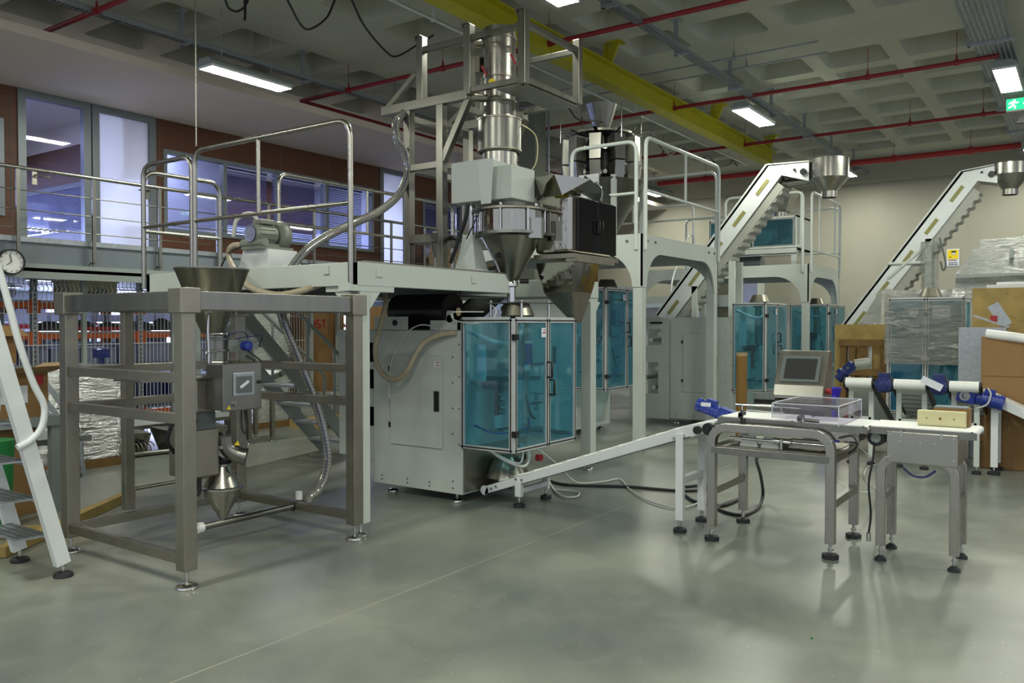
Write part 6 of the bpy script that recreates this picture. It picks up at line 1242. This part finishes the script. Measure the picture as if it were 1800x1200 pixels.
p = at(8, 760, Y=6.9); tag(MB().lathe((p.x-.22, 6.6, 0), [(0, .0), (.12, .0), (.15, .70), (.13, .70), (0, .68)], 20).build('green_bucket', 'green'), 'green bucket at the left edge behind the stair', 'bucket')
def wrapbox(label, a, b, inner='dark_paint', nm='wrapped_stack'):
    t = thing(nm, label, 'pallet load', ((a[0]+b[0])/2, (a[1]+b[1])/2, a[2])); MB().box(a, b).build('load', inner, t, .02)
    e = .02; MB().box((a[0]-e, a[1]-e, a[2]+.1), (b[0]+e, b[1]+e, b[2]+.01)).build('stretch_film', 'wrap', t)
    MB().box((a[0]-.03, a[1]-.03, a[2]), (b[0]+.03, b[1]+.03, a[2]+.09)).build('pallet', 'pallet', t); return t
wrapbox('film wrapped pallet load of dark sheets left of the stainless stand', (3.9, 8.8, 0), (4.95, 9.5, 1.10))
ws = thing('perforated_rails', 'perforated metal rails leaning against the wrapped pallet load', 'rail', (4.0, 8.5, 0))
for k in range(3): MB().tube([(3.86+.12*k, 8.70, 1.0), (4.0+.12*k, 8.60, .72), (4.1+.12*k, 8.52, .50), (4.14+.12*k, 8.45, .02)], .03, n=4, sq=True).build('rail', 'galv', ws)
for (x0, y0, x1, y1, l) in ((2.5, 5.9, 4.05, 7.0, 'longer yellow timber lying on the floor behind the stair'), (2.7, 6.5, 3.2, 6.05, 'shorter yellow timber lying on the floor behind the stair')):
    tag(MB().bar((x0, y0, .04), (x1, y1, .04), .07, .07).build('timber', 'pine'), l, 'timber')
# steel parts heap
for i, (x, y, z, w_, h_) in enumerate(((5.45, 9.45, 0, .35, .28), (5.95, 9.35, 0, .32, .26), (6.35, 9.2, 0, .34, .3))):
    t = thing('steel_hopper', 'dented steel hopper lying on the floor by the fence', 'machine part', (x, y, z), 'steel hoppers lying by the fence')
    MB().loft([(x-w_*.3, y-.15, z), (x+w_*.3, y-.15, z), (x+w_*.3, y+.15, z), (x-w_*.3, y+.15, z)], [(x-w_*.6, y-.22, z+h_), (x+w_*.5, y-.18, z+h_*.85), (x+w_*.5, y+.2, z+h_), (x-w_*.6, y+.2, z+h_*1.1)]).build('body', 'steel_bright', t)
    MB().cyl((x, y-.25, z+h_*.5), (x, y-.17, z+h_*.5), .05, n=12).build('fitting', 'black', t)
lr = thing('conveyor_bed', 'long dismantled conveyor bed lying behind the stainless stand', 'conveyor', (6, 9.7, 0))
MB().box((4.9, 9.6, .30), (7.3, 9.64, .38)).box((4.9, 9.95, .30), (7.3, 9.99, .38)).build('side_rail', 'paint_white', lr); MB().box((4.9, 9.62, .25), (7.3, 9.97, .30)).box((5.0, 9.65, 0), (5.06, 9.9, .25)).box((7.1, 9.65, 0), (7.16, 9.9, .25)).build('bed', 'steel_dull', lr)
tag(MB().tube([(5.2, 9.1, .03), (5.5, 9.08, .03), (5.8, 9.0, .03), (6.6, 8.75, .03)], .03).build('steel_pipe', 'steel'), 'steel pipe lying on the floor in front of the dented hoppers', 'pipe')
sp_ = MB()
for k in range(24): a_ = k*PI/2; sp_.tube([(4.95+.03*k, 9.25+.07*math.cos(a_+j*PI/4), .08+.07*math.sin(a_+j*PI/4)) for j in range(9)], .008, n=5, smooth=False)
tag(sp_.build('spring_coil', 'steel_dull', None), 'coiled steel spring lying on the floor left of the dented hoppers', 'spring', kind='stuff') if 0 else tag(MB().tube([(4.9+.004*k, 9.2+.07*math.cos(k*.5), .08+.07*math.sin(k*.5)) for k in range(170)], .009, n=6, smooth=False).build('spring_coil', 'steel_dull'), 'coiled steel auger lying on the floor left of the dented hoppers', 'spring')
pt_ = thing('paper_tube', 'pale upright tube with a blue clamp on top behind the stainless stand', 'tube', (5.6, 9.5, 0)); p = at(179, 700, Y=9.5)
MB().cyl((p.x, 9.5, .30), (p.x, 9.5, 1.02), .06, n=20).cyl((p.x, 9.5, 0), (p.x, 9.5, .3), .09, n=16).build('tube', 'cream', pt_); MB().cyl((p.x, 9.5, 1.02), (p.x, 9.5, 1.16), .035, n=14).box((p.x-.07, 9.44, 1.16), (p.x+.07, 9.56, 1.26)).build('clamp', 'blue_dark', pt_)
wrapbox('tall grey machine column wrapped in cling film behind the platform stair', (7.75, 10.06, 0), (8.36, 10.14, 1.72), 'paint_rail', 'wrapped_column')
wrapbox('low film wrapped pale machine beside the yellow pallet', (8.45, 9.98, .0), (9.5, 10.28, .45), 'paint_rail', 'wrapped_machine')
sc_ = thing('belt_conveyor', 'small tilted conveyor with a white belt seen through the stainless stand', 'conveyor', (7.1, 9.0, 0))
MB().prism([(6.55, 8.9, .72), (7.26, 8.9, .90), (7.26, 8.9, .93), (6.55, 8.9, .76)], (0, .38, 0)).build('belt', 'belt', sc_)
MB().box((6.55, 8.87, .66), (6.56, 8.9, .78)).prism([(6.5, 8.87, .66), (7.27, 8.87, .85), (7.27, 8.87, .92), (6.5, 8.87, .73)], (0, .03, 0)).cyl((7.26, 8.85, .89), (7.26, 9.3, .89), .035, n=14).build('side_rail', 'steel', sc_)
for x, y in ((6.75, 8.9), (7.12, 8.9), (6.75, 9.25), (7.12, 9.25)): MB().box((x-.025, y-.025, .06), (x+.025, y+.025, .78)).build('leg', 'steel_dull', sc_)
feet(sc_, [(6.75, 8.9), (7.12, 8.9), (6.75, 9.25), (7.12, 9.25)], .07, .05)
gearmotor(sc_, (6.75, 9.0, .84), (-1, 0, -.4), .2, .05, mt='blue_dark')
c2 = thing('printed_carton', 'tall brown carton with red printed letters behind the platform stair', 'box', (9.2, 10.4, 0))
MB().box((8.95, 10.42, .45), (9.85, 10.88, 1.75)).build('carton', 'kraft', c2); MB().box((8.9, 10.4, .0), (9.9, 10.88, .45)).build('support_box', 'kraft_pale', c2)
tx = MB(); char_strokes(tx, 'JUST', (9.02, 10.415, 1.50), (1, 0, 0), (0, 0, 1), .12, .025, (0, 1, 0)); tx.build('red_lettering', 'red', c2)
tag(MB().box((7.6, 9.0, .0), (8.1, 9.4, 1.78)).build('cardboard_box', 'kraft') if 0 else MB().box((9.95, 9.5, 1.30), (10.6, 9.9, 1.85)).box((9.9, 9.45, 0), (10.65, 9.95, 1.30)).build('cardboard_box', 'kraft'), 'brown cardboard box seen between the grey leg and the black film roll', 'box')
yp = thing('yellow_pallet', 'yellow wooden pallet on the floor behind the stainless stand', 'pallet', (8.6, 9.4, 0))
for k in range(5): MB().box((8.2, 9.2+.14*k, .10), (9.1, 9.29+.14*k, .125)).build('board', 'pine', yp)
for x in (8.2, 8.58, 9.0): MB().box((x, 9.2, 0), (x+.1, 9.85, .10)).build('stringer', 'pine', yp)
tag(MB().box((7.5, 12.2, 2.56), (8.2, 12.6, 2.9)).build('cardboard_box', 'kraft') if 0 else MB().box((12.5, 10.3, 2.56), (13.4, 10.8, 3.12)).build('cardboard_box', 'kraft_pale'), 'pale brown box on the mezzanine behind the cage posts', 'box')
tag(MB().box((13.6, 10.3, 2.56), (14.5, 10.8, 3.12)).build('cardboard_box', 'kraft'), 'brown box on the mezzanine right of the cage posts', 'box')
# items between the machines at the back
bb = thing('far_bagging_unit', 'grey steel machine block with steel hood behind the nearest machine', 'machine', (9.2, 7.9, 0))
MB().box((8.6, 7.6, .0), (9.9, 8.4, 1.45)).build('body', 'paint', bb); MB().box((8.8, 7.55, 1.45), (9.1, 7.9, 1.85)).box((9.2, 7.6, 1.45), (9.26, 7.66, 2.1)).box((9.6, 7.6, 1.45), (9.66, 7.66, 2.1)).build('hood', 'steel_dull', bb)
# ladder stair at the left edge
st = thing('mobile_stair', 'white metal step ladder with perforated treads at the left edge', 'ladder', (2.3, 5.4, 0))
for y in (5.16, 5.72):
    MB().bar((2.535, y, .08), (1.55, y, 3.83*.0+ .08+(2.535-1.55)*3.84), .05, .085, up=(1, 0, .26)).build('stringer', 'paint_white', st)
    pts = [(1.85, 3.10), (2.19, 1.84), (2.285, 1.45), (2.365, 1.20), (2.42, 1.08), (2.425, 1.0), (2.40, .92), (2.34, .86), (2.27, .83)]
    MB().tube([(x, y-.03 if y < 5.4 else y+.03, z) for x, z in pts], .021).build('handrail', 'paint_white', st)
    MB().tube([(2.0, y, .08), (1.2, y, 3.2)], .02, smooth=False).build('brace', 'paint_white', st)
for k in range(9):
    z = .27+.235*k; x = 2.535-(z-.08)/3.84
    tr = MB().box((x-.20, 5.185, z-.008), (x-.01, 5.695, z)).box((x-.012, 5.185, z-.035), (x-.006, 5.695, z)).build('tread', 'galv', st)
    pf_ = MB()
    for i in range(4):
        for j in range(10): pf_.box((x-.185+i*.045, 5.21+j*.048, z), (x-.165+i*.045, 5.235+j*.048, z+.003))
    tag(pf_.build('grip_pattern', 'dark_paint', tr), kind='stuff')
feet(st, [(2.54, 5.16), (2.54, 5.72)], .09, .055, 'rubber', False)
